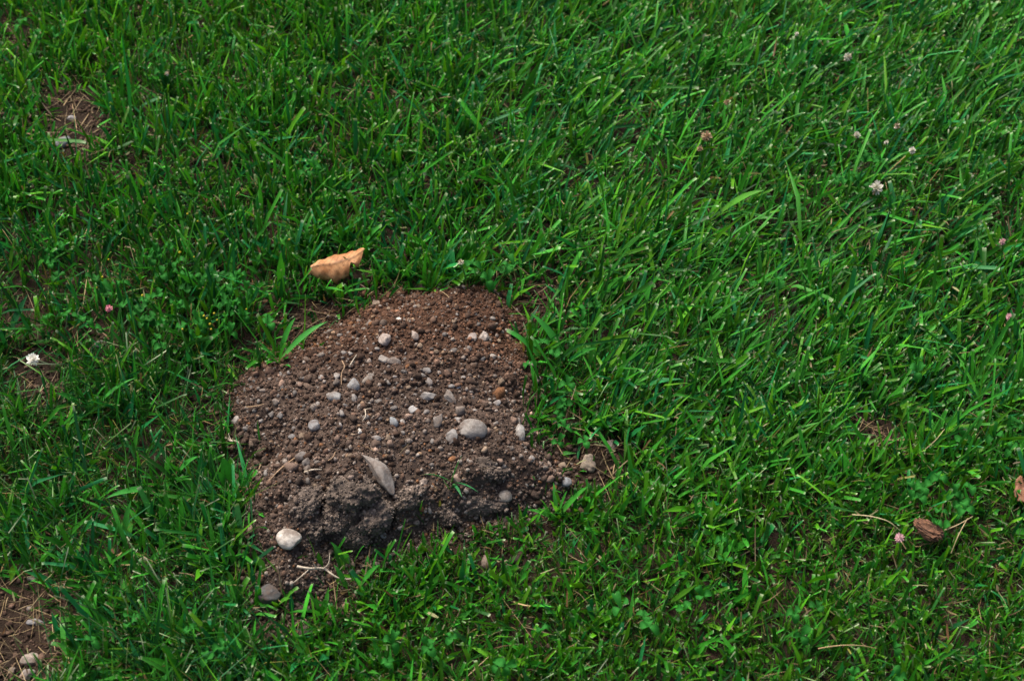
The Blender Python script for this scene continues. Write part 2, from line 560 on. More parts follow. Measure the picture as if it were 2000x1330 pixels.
# ------------------------------------------------------------------ grass blades
def blades(root, az, tilt, bend, L, w, roll, tip, col, tipcol, S=4, fold=0.25, basecol=None, flat=False):
    """arrays over N blades -> V (N*(S+1)*3, 3), F quads, tint. tip: width left at the tip (0 pointed, ~.8 mown)"""
    N = len(L)
    t = np.concatenate([np.linspace(0, 0.93, S), [1.0]]) if S > 2 else np.linspace(0, 1, S + 1)
    P = np.zeros((N, S + 1, 3)); P[:, 0] = root
    ca, sa = np.cos(az), np.sin(az)
    T = np.zeros((N, S + 1, 3))
    for k in range(S + 1):
        th = tilt + bend * t[k] ** 1.3
        T[:, k] = np.stack([np.sin(th) * ca, np.sin(th) * sa, np.cos(th)], 1)
        if k:
            P[:, k] = P[:, k - 1] + (T[:, k - 1] + T[:, k]) * 0.5 * (L * (t[k] - t[k - 1]))[:, None]
    side0 = np.stack([-sa, ca, np.zeros(N)], 1)
    V = np.zeros((N, S + 1, 3, 3)); C = np.zeros((N, S + 1, 3, 3))
    if basecol is None: basecol = np.broadcast_to(np.array([0.034, 0.066, 0.014]), (N, 3))  # brownish blade feet, darkened so the sward's deep shade is in the colour
    for k in range(S + 1):
        nrm = np.cross(T[:, k], side0)
        r = roll * (0.5 + t[k])
        sd_ = side0 * np.cos(r)[:, None] + nrm * np.sin(r)[:, None]
        nn = np.cross(T[:, k], sd_)
        prof = 0.62 + 0.38 * np.sin(math.pi * min(t[k] * 1.15, 1.0) * 0.5 + 0.0)
        taper = np.where(t[k] > 0.55, 1 - (1 - tip) * ((t[k] - 0.55) / 0.45) ** 1.4, 1.0)
        lance = np.where(tip < 0.2, 0.45 + 0.72 * math.sin(math.pi * min(1, 0.12 + 0.8 * t[k])), 1.0)
        hw = 0.5 * w * prof * taper * lance
        V[:, k, 0] = P[:, k] - sd_ * hw[:, None]
        V[:, k, 2] = P[:, k] + sd_ * hw[:, None]
        V[:, k, 1] = P[:, k] - nn * (hw * fold)[:, None]
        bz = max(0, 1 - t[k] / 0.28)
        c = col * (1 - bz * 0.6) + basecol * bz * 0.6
        if k == S: c = tipcol
        C[:, k] = c[:, None, :]
    if flat:
        V = V[:, :, [0, 2]]; C = C[:, :, [0, 2]]; i = np.arange(S) * 2
        f = np.stack([i, i + 1, i + 3, i + 2], 1); m = 2
    else:
        i = (np.arange(S)[:, None] * 3 + np.arange(2)[None]).ravel()
        f = np.stack([i, i + 1, i + 4, i + 3], 1); m = 3
    F = (f[None] + (np.arange(N) * (S + 1) * m)[:, None, None]).reshape(-1, 4)
    return V.reshape(-1, 3), F, C.reshape(-1, 3)


GREENS = np.array([[0.023, 0.138, 0.011],      # mid green
                   [0.052, 0.182, 0.008],      # yellow green
                   [0.010, 0.110, 0.028],      # bluish
                   [0.027, 0.168, 0.014],      # bright
                   [0.009, 0.070, 0.009]])     # old dark


def pick_green(n, warm, rng, light=0.42):
    """warm in 0..1 raises the share of yellow-green blades"""
    p = np.stack([np.full(n, .34), 0.10 + 0.42 * warm, 0.27 - 0.20 * warm, np.full(n, .26), np.full(n, .14)], 1)
    p /= p.sum(1, keepdims=True)
    k = (rng.random(n)[:, None] > np.cumsum(p, 1)).sum(1).clip(0, 4)
    c = GREENS[k] * np.clip(rng.lognormal(0, light, n), 0.35, 1.45)[:, None]
    return c * rng.uniform(0.88, 1.12, (n, 3))


def zone_lean(px, py):
    """lean of the sward: strength 0..1 and azimuth (world)"""
    ur = smooth(650, 1300, px + 0.25 * (665 - py)) * smooth(1130, 700, py)
    az = np.full_like(px, math.radians(25.0))
    lf = smooth(700, 420, px) * smooth(800, 1000, py) * 0.5
    az = np.where(lf > ur, math.radians(140.0), az)
    return np.maximum(ur, lf), az


def lawn(n_tufts, rng, xr, yr, species, S, flat=False, hole=None):
    cx = rng.uniform(xr[0], xr[1], n_tufts); cy = rng.uniform(yr[0], yr[1], n_tufts)
    if hole is not None:
        k = ~((cx > hole[0]) & (cx < hole[1]) & (cy > hole[2]) & (cy < hole[3])); cx, cy = cx[k], cy[k]
    nb = rng.integers(species['n'][0], species['n'][1] + 1, len(cx))
    ti = np.repeat(np.arange(len(cx)), nb)
    N = len(ti)
    ox = rng.normal(0, species['spread'], N); oy = rng.normal(0, species['spread'], N)
    x = cx[ti] + ox; y = cy[ti] + oy
    px, py = to_px(x, y)
    b = bare(px, py)
    dens = 1 - np.maximum(in_mound(px, py), b)
    patch = fbm2(x * 9 + species['seed'], y * 9, 3)
    dens = dens * species['dens'](px, py, patch)
    k = rng.random(N) < dens
    x, y, ox, oy, px, py, ti, b = x[k], y[k], ox[k], oy[k], px[k], py[k], ti[k], b[k]
    N = len(x)
    ls, la = zone_lean(px, py)
    out = np.arctan2(oy, ox) + rng.normal(0, 0.7, N)
    mixv = np.clip(ls * species['follow'] + rng.normal(0, 0.12, N), 0, 0.95)
    vx = np.cos(out) * (1 - mixv) + np.cos(la + rng.normal(0, 0.6, N)) * mixv * 1.3
    vy = np.sin(out) * (1 - mixv) + np.sin(la + rng.normal(0, 0.6, N)) * mixv * 1.3
    az = np.arctan2(vy, vx)
    tilt = np.abs(rng.normal(species['tilt'][0], species['tilt'][1], N)) + 0.20 * ls
    bend = rng.normal(species['bend'][0], species['bend'][1], N) + 0.18 * ls
    L = rng.lognormal(math.log(species['L']), species['Lv'], N) * species['len'](px, py) * (1 - 0.35 * np.clip(b, 0, 1))
    L = L * (0.8 + 0.45 * fbm2(x * 13 + 50, y * 13, 2))
    # the sheltered place under the fallen leaf
    L = np.where(np.hypot((px - 660) / 62, (py - 545) / 32) < 1, L * 0.55, L)
    w = rng.lognormal(math.log(species['w']), 0.24, N)
    roll = rng.normal(0, 0.7, N)
    mown = rng.random(N) < species['mown']
    tip = np.where(mown, rng.uniform(0.55, 0.9, N), 0.05)
    left_ = smooth(640, 380, px) * smooth(330, 520, py)
    warm = np.clip(-0.4 * left_ + smooth(780, 1080, py) * smooth(560, 800, px) * 1.0 + 0.55 * smooth(300, 60, py) * smooth(900, 400, px)
                   + 0.35 * (fbm2(x * 5, y * 5, 2) - 0.4) + 0.24 + species['warm'], 0, 1)
    c = pick_green(N, warm, rng) * species.get('tone', 1.0)
    c = c * (1 - 0.05 * left_)[:, None]
    pale = np.array([0.46, 0.52, 0.34])
    tc = np.where(mown[:, None], c * 0.45 + pale * rng.uniform(0.25, 0.75, N)[:, None], c * 1.1)
    dead = rng.random(N) < species['dead']
    c[dead] = np.where(rng.random(dead.sum())[:, None] < 0.5, np.array([0.21, 0.145, 0.06]), np.array([0.15, 0.155, 0.035])) * rng.uniform(0.4, 1.3, dead.sum())[:, None]
    tc[dead] = c[dead]
    w = np.where(dead, w * 0.6, w); L = np.where(dead, L * 0.7, L)
    z = surf_h(x, y) - 0.002
    return blades(np.stack([x, y, z], 1), az, tilt, bend, L, w, roll, tip, c, tc, S, fold=0.28, flat=flat)


TURF = dict(tone=1.10, n=(5, 9), spread=0.010, seed=3.0, dens=lambda px, py, p: np.clip(0.35 + 1.0 * p, 0, 1) * (1 - 0.45 * smooth(660, 420, px) * smooth(400, 560, py)) * (1 - 0.22 * smooth(850, 1050, py)),
            follow=0.46, tilt=(0.36, 0.30), bend=(0.45, 0.55), L=0.036, Lv=0.40,
            len=lambda px, py: 1 + 0.08 * smooth(700, 1200, px) * smooth(900, 500, py) - 0.42 * smooth(850, 1080, py) * smooth(520, 700, px) - 0.18 * smooth(260, 0, py) * smooth(900, 500, px),
            w=0.0040, mown=0.50, dead=0.025, warm=0.0)
FINE = dict(tone=0.68, n=(6, 10), spread=0.013, seed=13.0, dens=lambda px, py, p: np.clip(0.15 + 1.3 * p, 0, 1),  # darker fine species, tone lowered further to paint shade into the gaps
            follow=0.6, tilt=(0.55, 0.3), bend=(0.7, 0.5), L=0.027, Lv=0.35, len=lambda px, py: 1 - 0.2 * smooth(850, 1080, py) * smooth(520, 700, px) + 0.55 * smooth(640, 420, px) * smooth(420, 560, py),
            w=0.0015, mown=0.12, dead=0.16, warm=0.0)
BROAD = dict(tone=1.2, n=(3, 6), spread=0.008, seed=23.0, dens=lambda px, py, p: np.clip((p - 0.36) * 4, 0, 1) * (0.45 + 0.55 * np.maximum(smooth(800, 1050, py), smooth(620, 350, px) * smooth(380, 600, py))),
             follow=0.7, tilt=(0.55, 0.3), bend=(0.35, 0.3), L=0.040, Lv=0.25, len=lambda px, py: 1 + 0.2 * smooth(900, 500, py) - 0.32 * smooth(850, 1080, py) * smooth(520, 700, px),
             w=0.0054, mown=0.25, dead=0.02, warm=0.2)
INX, INY = (-1.08, 1.08), (0.88, 2.72)
rg = np.random.default_rng(101)
YM = 1.52
parts = [lawn(10200, rg, INX, (YM, INY[1]), TURF, 3), lawn(6200, rg, INX, (INY[0], YM), TURF, 3),
         lawn(6300, rg, INX, (YM, INY[1]), FINE, 3, True), lawn(10000, rg, INX, (INY[0], YM), FINE, 2, True),
         lawn(2000, rg, INX, (YM, INY[1]), BROAD, 4), lawn(2900, rg, INX, (INY[0], YM), BROAD, 4)]
hole = (INX[0], INX[1], INY[0], INY[1])
parts.append(lawn(6500, rg, (-2.1, 2.1), (0.35, 3.6), TURF, 2, True, hole=hole))
parts.append(lawn(3600, rg, (-2.1, 2.1), (0.35, 3.6), FINE, 2, True, hole=hole))


def merge(ps):
    off = 0; Vs, Fs, Cs = [], [], []
    for v, f, c in ps:
        Vs.append(v); Fs.append(f + off); Cs.append(c); off += len(v)
    return np.concatenate(Vs), np.concatenate(Fs), np.concatenate(Cs)


V, F, C = merge(parts)
print('grass quads', len(F))
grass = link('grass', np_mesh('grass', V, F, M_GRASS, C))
tag(grass, 'dense mown green lawn grass around the heap of soil', 'grass', None, 'stuff')

# dead thatch lying between the living blades
rs = np.random.default_rng(77)
n = 21000
x = rs.uniform(-1.05, 1.05, n); y = rs.uniform(0.9, 2.7, n)
px_, py_ = to_px(x, y)
b = bare(px_, py_)
inside = poly_sd(OUTPX, px_, py_)
d = np.clip(0.42 * fbm2(x * 7 + 70, y * 7, 3) + 0.55 * np.clip(b, 0, 1), 0, 1) * (inside < 0) + (inside > 0) * 0.006
strong = np.maximum.reduce([1 - smooth(.6, 1.2, np.hypot((px_ - a) / r, (py_ - c) / q)) for a, c, r, q in ((165, 205, 50, 36), (40, 1230, 110, 130), (1690, 855, 60, 45), (1140, 880, 90, 60), (100, 740, 90, 40))])
k = rs.random(n) < d + 0.5 * strong
x, y = x[k], y[k]; n = len(x)
c = np.array([0.21, 0.15, 0.075]) * rs.lognormal(-0.25, 0.45, n)[:, None]
c = c * np.where(rs.random(n) < 0.25, 0.8, 1.0)[:, None]
V, F, C = blades(np.stack([x, y, surf_h(x, y) + rs.uniform(0.001, 0.009, n)], 1), rs.uniform(0, 6.283, n), rs.normal(1.42, 0.18, n), rs.normal(0.05, 0.6, n),
                 rs.lognormal(math.log(0.034), 0.4, n), rs.lognormal(math.log(0.0009), 0.35, n), rs.normal(0, 0.6, n), np.full(n, .4), c, c, 4, 0.3, basecol=c)
straw = link('dry_straw', np_mesh('dry_straw', V, F, M_STRAW, C))
tag(straw, 'thin dry tan stalks and dead blades lying on the soil between the grass', 'straw', None, 'stuff')


n = 15000
x = rs.uniform(-1.0, 1.0, n); y = rs.uniform(0.95, 2.65, n)
px_, py_ = to_px(x, y)
k = (rs.random(n) < np.clip(1.9 * fbm2(x * 8 + 20, y * 8 + 6, 3) - 0.45, 0.06, 1)) & (poly_sd(OUTPX, px_, py_ - 25) < -6) & (np.hypot((px_ - 660) / 62, (py_ - 545) / 40) > 1)
x, y = x[k], y[k]; n = len(x)
q = rs.random(n)[:, None]
c = np.where(q < 0.45, np.array([0.14, 0.105, 0.045]), np.where(q < 0.75, np.array([0.105, 0.052, 0.018]), np.array([0.15, 0.15, 0.065]))) * rs.uniform(0.4, 1.3, n)[:, None]
V, F, C = blades(np.stack([x, y, surf_h(x, y) + rs.uniform(0.004, 0.026, n)], 1), rs.uniform(0, 6.283, n), rs.normal(1.1, 0.35, n), rs.normal(0.1, 0.7, n),
                 rs.lognormal(math.log(0.0105), 0.45, n), rs.lognormal(math.log(0.0014), 0.4, n), rs.normal(0, 0.8, n), np.full(n, .5), c, c, 2, 0.3, basecol=c, flat=True)
clip = link('grass_clippings', np_mesh('grass_clippings', V, F, M_STRAW, C))
tag(clip, 'short brown and straw coloured clippings caught low between the green blades', 'clippings', None, 'stuff')


# ------------------------------------------------------------------ stones
def stone_mesh(name, w, h, thick, seed, facets=6, rough=0.18, sub=3, point=0.0, bend=0.0):
    """w, h, thick: full sizes in metres; point tapers one end; bend curves the long axis"""
    rng = np.random.default_rng(seed)
    v, f = ICO[sub]
    p = v.copy()
    for _ in range(facets):
        nrm = rng.normal(size=3); nrm /= np.linalg.norm(nrm); o = rng.uniform(0.55, 0.85)
        e = np.maximum(p @ nrm - o, 0); p = p - 0.985 * e[:, None] * nrm
    q = seed * 1.37 % 31
    p = p * (1 + rough * (vn3(v * 1.5 + q) - 0.5) + rough * 0.6 * (vn3(v * 3.5 + q) - 0.5) + rough * 0.3 * (vn3(v * 8 + q) - 0.5))[:, None]
    p = p / np.abs(p).max(0)
    if point:
        s_ = 1 - point * np.clip((p[:, 0] + 1) / 2, 0, 1) ** 1.2 if point < 1 else np.interp(p[:, 0], [-1, -.5, -.1, .4, .9, 1], [.25, .85, 1.15, .95, .85, .75])
        p[:, 1] *= s_; p[:, 2] *= 0.4 + 0.6 * s_
    if bend:
        p[:, 1] += bend * (p[:, 0] ** 2 - 0.4)
    p = p * np.array([w, h, thick]) / 2
    return np_mesh(name, p, f, M_STONE)


GREY = (0.30, 0.285, 0.27); PALE = (0.46, 0.43, 0.39); DARK = (0.115, 0.115, 0.12); TAN = (0.36, 0.27, 0.18); BROWN = (0.17, 0.12, 0.09)
BLUE = (0.25, 0.28, 0.30); PINKISH = (0.40, 0.34, 0.30); WHITE = (0.60, 0.57, 0.52); ORANGE = (0.33, 0.15, 0.06); DULL = (0.20, 0.18, 0.165)
# px, py, w px, h px, colour, angle deg (photo, ccw), point, bend, facets, label
STONES = [
    (922, 842, 54, 37, (0.29, 0.27, 0.25), -6, 0, 0, 2, 'largest rounded grey stone on the molehill, right of its middle'),
    (883, 857, 22, 31, GREY, 8, 0, 0, 7, 'upright pale grey stone touching the left side of the largest stone'),
    (1012, 850, 25, 37, (0.40, 0.385, 0.36), -5, 0, 0, 4, 'oval pale stone at the right edge of the molehill, right of the largest stone'),
    (741, 932, 94, 28, (0.29, 0.26, 0.235), -52, 2.0, -0.5, 2, 'long curved pointed grey shard leaning on the front of the molehill'),
    (987, 972, 25, 25, (0.36, 0.32, 0.28), 0, 0, 0, 2, 'round smooth beige pebble at the lower right edge of the molehill'),
    (565, 1056, 47, 35, (0.52, 0.48, 0.43), -18, 0.0, 0.1, 2, 'cream white stone on the soil at the lower left foot of the molehill'),
    (531, 1166, 48, 38, (0.095, 0.097, 0.10), 12, 0.15, 0, 6, 'dark slate grey stone in the grass below the cream white stone'),
    (691, 753, 23, 27, (0.30, 0.30, 0.30), 10, 0, 0, 6, 'blocky grey stone left of the middle of the molehill'),
    (652, 777, 26, 19, (0.38, 0.375, 0.36), -10, 0, 0, 9, 'angular pale grey stone lower left of the blocky grey stone'),
    (750, 704, 22, 16, (0.33, 0.30, 0.27), -20, 0, 0, 5, 'left one of two touching flat stones on the upper slope'),
    (769, 709, 26, 19, (0.29, 0.25, 0.22), -15, 0.2, 0, 5, 'right one of two touching flat stones on the upper slope, browner'),
    (753, 665, 25, 25, PINKISH, 30, 0.3, 0, 10, 'crumbly pinkish pale stone, leftmost of the row high on the molehill'),
    (809, 657, 24, 18, PINKISH, 115, 0.75, 0, 6, 'small pointed pinkish stone in the middle of the row high on the molehill'),
    (943, 660, 34, 24, (0.42, 0.37, 0.33), 70, 0.45, 0.1, 8, 'tall pale jagged stone high on the right of the molehill'),
    (921, 661, 19, 17, (0.36, 0.31, 0.28), 0, 0, 0, 9, 'smaller jagged stone just left of the tall pale jagged one'),
    (719, 742, 26, 18, (0.26, 0.23, 0.20), 50, 0.3, 0, 6, 'brownish wedge stone touching the blocky grey stone on its right'),
    (837, 776, 32, 16, (0.34, 0.32, 0.30), -4, 0.2, 0, 5, 'flat wide grey stone in the middle of the molehill'),
    (881, 780, 32, 22, (0.28, 0.255, 0.23), -52, 0.6, 0.2, 6, 'curved triangular grey stone right of the flat wide stone'),
    (808, 803, 19, 20, (0.42, 0.41, 0.40), 0, 0, 0, 5, 'rounded whitish stone below the flat wide stone'),
    (832, 725, 18, 12, GREY, 0, 0, 0, 3, 'upper one of two small oval pebbles on the upper slope'),
    (823, 736, 18, 11, (0.25, 0.235, 0.22), -5, 0, 0, 3, 'lower one of two small oval pebbles on the upper slope'),
    (839, 749, 22, 16, (0.28, 0.25, 0.23), 110, 0.6, 0, 7, 'small pointed brown grey stone above the flat wide stone'),
    (769, 826, 22, 15, (0.29, 0.31, 0.32), -55, 0, 0, 4, 'bluish grey oval stone below the centre of the molehill'),
    (855, 823, 28, 24, (0.22, 0.195, 0.175), 60, 0.3, 0, 7, 'dull brown grey stone left above the largest stone'),
    (615, 834, 23, 23, (0.27, 0.265, 0.265), 0, 0, 0, 5, 'rounded grey stone on the left half of the molehill'),
    (464, 822, 23, 21, (0.37, 0.335, 0.31), 20, 0, 0, 8, 'pale angular stone at the far left edge of the molehill'),
    (547, 812, 12, 15, GREY, 0, 0, 0, 5, 'small grey stone between the far left stone and the rounded grey stone'),
    (493, 865, 13, 21, (0.24, 0.18, 0.14), 0, 0, 0, 5, 'brown upright stone below the pale far left stone'),
    (572, 855, 17, 12, (0.20, 0.19, 0.185), -5, 0, 0, 5, 'dull grey stone lower left of the rounded grey stone'),
    (657, 738, 15, 17, (0.38, 0.355, 0.33), 0, 0.2, 0, 7, 'small pale stone above the angular pale grey stone'),
    (735, 595, 15, 15, (0.38, 0.30, 0.23), 0, 0, 0, 2, 'round tan pebble at the top left edge of the molehill'),
    (780, 625, 13, 8, WHITE, -35, 0, 0, 3, 'tiny white oval pebble near the top of the molehill'),
    (971, 790, 15, 17, (0.36, 0.345, 0.33), 0, 0, 0, 6, 'small grey stone above the oval pale stone on the right'),
    (895, 757, 11, 8, (0.25, 0.32, 0.40), 0, 0, 0, 4, 'small blue grey pebble right of the middle of the molehill'),
    (881, 755, 15, 9, (0.31, 0.295, 0.28), 0, 0, 0, 4, 'flat grey pebble touching the blue grey pebble'),
    (589, 893, 24, 18, DULL, 10, 0, 0, 6, 'dull grey soil coated stone on the left front slope'),
    (597, 905, 17, 20, DULL, -20, 0, 0, 6, 'dull stone just below the soil coated stone on the left front slope'),
    (605, 757, 24, 11, (0.22, 0.15, 0.11), -25, 0, 0, 6, 'flat reddish brown chip on the left upper slope'),
    (1193, 874, 24, 24, (0.22, 0.19, 0.165), 0, 0, 0, 5, 'grey brown stone among grass right of the molehill'),
    (1148, 909, 36, 34, (0.42, 0.34, 0.26), 30, 0, 0, 7, 'pale tan rock in the bare patch right of the molehill'),
    (1103, 943, 25, 20, (0.27, 0.29, 0.31), 10, 0, 0, 7, 'speckled blue grey stone below the pale tan rock'),
    (1081, 952, 14, 12, ORANGE, 0, 0, 0, 5, 'rusty orange pebble left of the speckled blue grey stone'),
    (1069, 908, 15, 14, (0.34, 0.27, 0.22), 0, 0, 0, 5, 'left one of two small tan stones in the right bare patch'),
    (1099, 910, 16, 12, (0.38, 0.29, 0.21), 0, 0, 0, 5, 'right one of two small tan stones in the right bare patch'),
    (862, 561, 22, 14, (0.24, 0.215, 0.195), 10, 0, 0, 5, 'grey stone at the back rim of the molehill, half under grass'),
    (819, 564, 24, 16, (0.15, 0.12, 0.10), 0, 0, 0, 5, 'dark brown stone at the back rim of the molehill'),
    (847, 954, 18, 8, (0.36, 0.25, 0.15), -5, 0, 0, 5, 'flat tan chip on the front clods of the molehill'),
    (893, 936, 17, 15, (0.36, 0.26, 0.21), -40, 0, 0, 7, 'reddish angular chip beside the grass seedling'),
    (827, 943, 15, 17, (0.33, 0.27, 0.23), 0, 0, 0, 7, 'small pinkish chip above the flat tan chip'),
    (735, 857, 18, 14, (0.31, 0.29, 0.275), 0, 0, 0, 5, 'small grey pebble above the curved pointed shard'),
    (703, 843, 12, 11, WHITE, 0, 0, 0, 4, 'small white pebble left of the bluish grey oval stone'),
    (787, 826, 11, 13, (0.48, 0.46, 0.43), 0, 0.3, 0, 6, 'small whitish chip right of the bluish grey oval stone'),
    (894, 820, 17, 10, (0.44, 0.42, 0.40), 0, 0, 0, 5, 'small pale pebble touching the top of the largest stone'),
    (963, 698, 15, 18, (0.37, 0.33, 0.29), 0, 0.3, 0, 7, 'small pale stone below the tall pale jagged stone'),
    (1035, 714, 20, 10, (0.34, 0.30, 0.27), 0, 0, 0, 5, 'flat pale stone at the right rim below the long grass blades'),
    (1048, 743, 18, 20, (0.27, 0.22, 0.20), 0, 0, 0, 5, 'brownish stone in the grass just right of the right rim'),
    (141, 233, 19, 12, (0.31, 0.31, 0.32), -8, 0, 0, 7, 'small grey stone among straw in the top left bare patch'),
    (123, 281, 25, 28, (0.25, 0.26, 0.28), -50, 0, 0, 5, 'larger blue grey stone in the top left bare patch'),
    (196, 673, 22, 14, (0.40, 0.37, 0.34), 0, 0, 0, 4, 'pale rounded stone in the grass left of the molehill'),
    (130, 1149, 16, 20, (0.35, 0.30, 0.24), -20, 0, 0, 5, 'tan upright stone near the bottom left bare patch'),
    (72, 1217, 38, 13, (0.28, 0.28, 0.29), -3, 0, 0, 4, 'flat grey stone in the bottom left bare patch'),
    (58, 1290, 34, 24, (0.37, 0.31, 0.26), 8, 0, 0, 5, 'pale brown stone near the bottom left corner'),
    (54, 1318, 30, 22, (0.33, 0.30, 0.28), 0, 0, 0, 5, 'grey stone cut by the bottom edge near the left corner'),
    (24, 1310, 14, 12, (0.33, 0.28, 0.23), 0, 0, 0, 4, 'small brown pebble in the bottom left corner'),
    (64, 1131, 22, 12, (0.29, 0.27, 0.22), 5, 0, 0, 5, 'dull pale stone above the bottom left bare patch'),
    (135, 1063, 18, 16, (0.36, 0.35, 0.31), 0, 0, 0, 4, 'grey green pebble hidden in grass on the left'),
    (281, 1095, 15, 12, (0.38, 0.34, 0.28), 0, 0, 0, 5, 'small tan pebble in the grass left of the cream white stone'),
    (58, 1188, 12, 10, (0.30, 0.27, 0.25), 0, 0, 0, 4, 'small grey pebble above the flat grey stone'),
]
MARKS = [(922, 842, 'the largest grey stone'), (1012, 850, 'the oval pale stone on the right edge'), (741, 932, 'the curved pointed shard'),
         (987, 972, 'the round beige pebble'), (565, 1056, 'the cream white stone'), (691, 753, 'the blocky grey stone'), (652, 777, 'the angular pale grey stone'),
         (760, 706, 'the two touching flat stones'), (753, 665, 'the crumbly pinkish stone'), (809, 657, 'the pointed pinkish stone'), (943, 660, 'the tall pale jagged stone'),
         (837, 776, 'the flat wide grey stone'), (881, 780, 'the curved triangular stone'), (808, 803, 'the rounded whitish stone'), (769, 826, 'the bluish oval stone'),
         (615, 834, 'the rounded grey stone on the left'), (464, 822, 'the pale stone at the far left rim'), (547, 812, 'the small grey stone on the left flank'),
         (735, 595, 'the round tan pebble'), (780, 625, 'the tiny white oval pebble'), (971, 790, 'the small grey stone above the oval one'),
         (593, 900, 'the two dull soil coated stones'), (605, 757, 'the flat reddish brown chip'), (893, 936, 'the grass seedling'), (690, 975, 'the pressed soil clods'),
         (855, 823, 'the dull brown grey stone'), (862, 561, 'the grey stone on the back rim'), (735, 857, 'the grey pebble above the shard'), (520, 930, 'the long dry brown stalk')]


def beside(px, py, marks):
    dx, dy, name = min(((px - a, py - b, n_) for a, b, n_ in marks), key=lambda q: math.hypot(q[0], q[1]))
    d = math.hypot(dx, dy); a = math.degrees(math.atan2(-dy, dx)) % 360
    word = ['right of', 'upper right of', 'above', 'upper left of', 'left of', 'lower left of', 'below', 'lower right of'][int((a + 22.5) // 45) % 8]
    return ('just ' if d < 32 else 'farther ' if d > 62 else '') + word + ' ' + name


SPOTS = []
for i, (px, py, w, h, c, ang, pt, bd, fc, label) in enumerate(STONES):
    m = mpp(px, py) * 1.1; p = at(px, py)
    big = max(w, h) > 30
    tilted = 700 < py < 1000 and 480 < px < 1040
    th = min(w, h) * m * (0.72 if w / h < 1.6 else 0.9)
    me = stone_mesh('stone', w * m, h * m * (0.98 if tilted else 1.12), th, 100 + i * 7, fc + 3 if fc > 2 else fc, 0.30 if fc > 6 else 0.13 if big else 0.2, 4 if big else 3, pt, bd)
    o = link('stone' if max(w, h) > 15 else 'pebble', me)
    o.location = (p[0], p[1], p[2] + th * (0.42 if label.startswith(('dark slate', 'long curved')) else 0.20))
    tx = math.radians(24) if tilted else math.radians(5)
    o.rotation_euler = (Matrix.Rotation(tx, 3, 'X') @ Matrix.Rotation(math.radians(ang), 3, 'Z')).to_euler()
    k = 0.68 if c[0] > 0.5 else 0.63
    o.color = (c[0] * k, c[1] * k, c[2] * k, 1)
    tag(o, label, 'stone' if max(w, h) > 15 else 'pebble', 'loose stones on the molehill and the lawn')
    SPOTS.append((px, py, max(w, h)))

# lesser pebbles strewn over the mound
PEB = [stone_mesh('pebble', 1, r_, 0.75, 900 + k * 13, fc, 0.25, 2) for k, (r_, fc) in enumerate(((0.8, 7), (0.7, 9), (0.9, 8), (0.65, 10), (0.85, 12), (0.95, 6), (0.75, 10), (0.6, 12)))]
LOOKS = [('pale grey', (0.40, 0.375, 0.35), 0.34), ('mid grey', (0.26, 0.245, 0.23), 0.30), ('tan', (0.36, 0.27, 0.19), 0.18), ('dull brown', (0.16, 0.12, 0.095), 0.18)]
rp = random.Random(4)
made = 0
for _ in range(3000):
    if made >= 235: break
    px = rp.uniform(445, 1060); py = rp.uniform(590, 1050)
    if poly_sd(OUTPX, np.array([px]), np.array([py]))[0] < 8: continue
    if rp.random() > (1.0 if 670 < py < 905 else 0.32): continue
    r = rp.choice((7, 8, 8, 9, 10, 11, 12, 14, 16, 18))
    if any(math.hypot(px - a, py - b) < (q + r) * 0.55 for a, b, q in SPOTS): continue
    SPOTS.append((px, py, r))
    u = rp.random(); acc = 0
    for name, c, share in LOOKS:
        acc += share
        if u <= acc: break
    p = at(px, py); s = r * mpp(px, py)
    o = link('pebble', rp.choice(PEB)); o.location = (p[0], p[1], p[2] + s * 0.06); o.scale = (s, s, s)
    o.rotation_euler = (rp.uniform(-.5, .5), rp.uniform(-.5, .5), rp.uniform(0, 6.28))
    k = rp.uniform(0.38, 0.74); o.color = (c[0] * k, c[1] * k, c[2] * k, 1)
    size = 'tiny' if r < 8 else 'small' if r < 11 else 'larger'
    tag(o, f'{size} {name} pebble {beside(px, py, MARKS)}', 'pebble', 'pebbles strewn over the molehill')
    made += 1


# ------------------------------------------------------------------ tubes (stems, roots)
def tube(pts, radii, n=6):
    pts = np.array(pts, float); V, F = [], []
    for k in range(len(pts)):
        t = pts[min(k + 1, len(pts) - 1)] - pts[max(k - 1, 0)]; t /= np.linalg.norm(t) + 1e-12
        a = np.cross(t, [0.3, 0.1, 1.0]); a /= np.linalg.norm(a) + 1e-9; b = np.cross(t, a)
        for j in range(n):
            q = 2 * math.pi * j / n
            V.append(pts[k] + radii[k] * (math.cos(q) * a + math.sin(q) * b))
    for k in range(len(pts) - 1):
        for j in range(n):
            F.append((k * n + j, k * n + (j + 1) % n, (k + 1) * n + (j + 1) % n, (k + 1) * n + j))
    V += [pts[0], pts[-1]]
    for j in range(n):
        F.append((len(V) - 2, (j + 1) % n, j, j))
    V = np.array(V)
    F = [f if f[2] != f[3] else (f[0], f[1], f[2], f[2]) for f in F[:-n]]
    return V, np.array(F)


def px_path(seq, lift=0.003):
    """sequence of photo pixels (px, py[, height above the surface]) -> smooth 3D path"""
    P = np.array([at(q[0], q[1], q[2] if len(q) > 2 else lift) for q in seq])
    out = []
    for k in range(len(P) - 1):
        p0, p1, p2, p3 = P[max(k - 1, 0)], P[k], P[k + 1], P[min(k + 2, len(P) - 1)]
        for t in (0, .25, .5, .75):
            out.append(0.5 * ((2 * p1) + (p2 - p0) * t + (2 * p0 - 5 * p1 + 4 * p2 - p3) * t ** 2 + (3 * p1 - p0 - 3 * p2 + p3) * t ** 3))
    out.append(P[-1])
    return np.array(out)


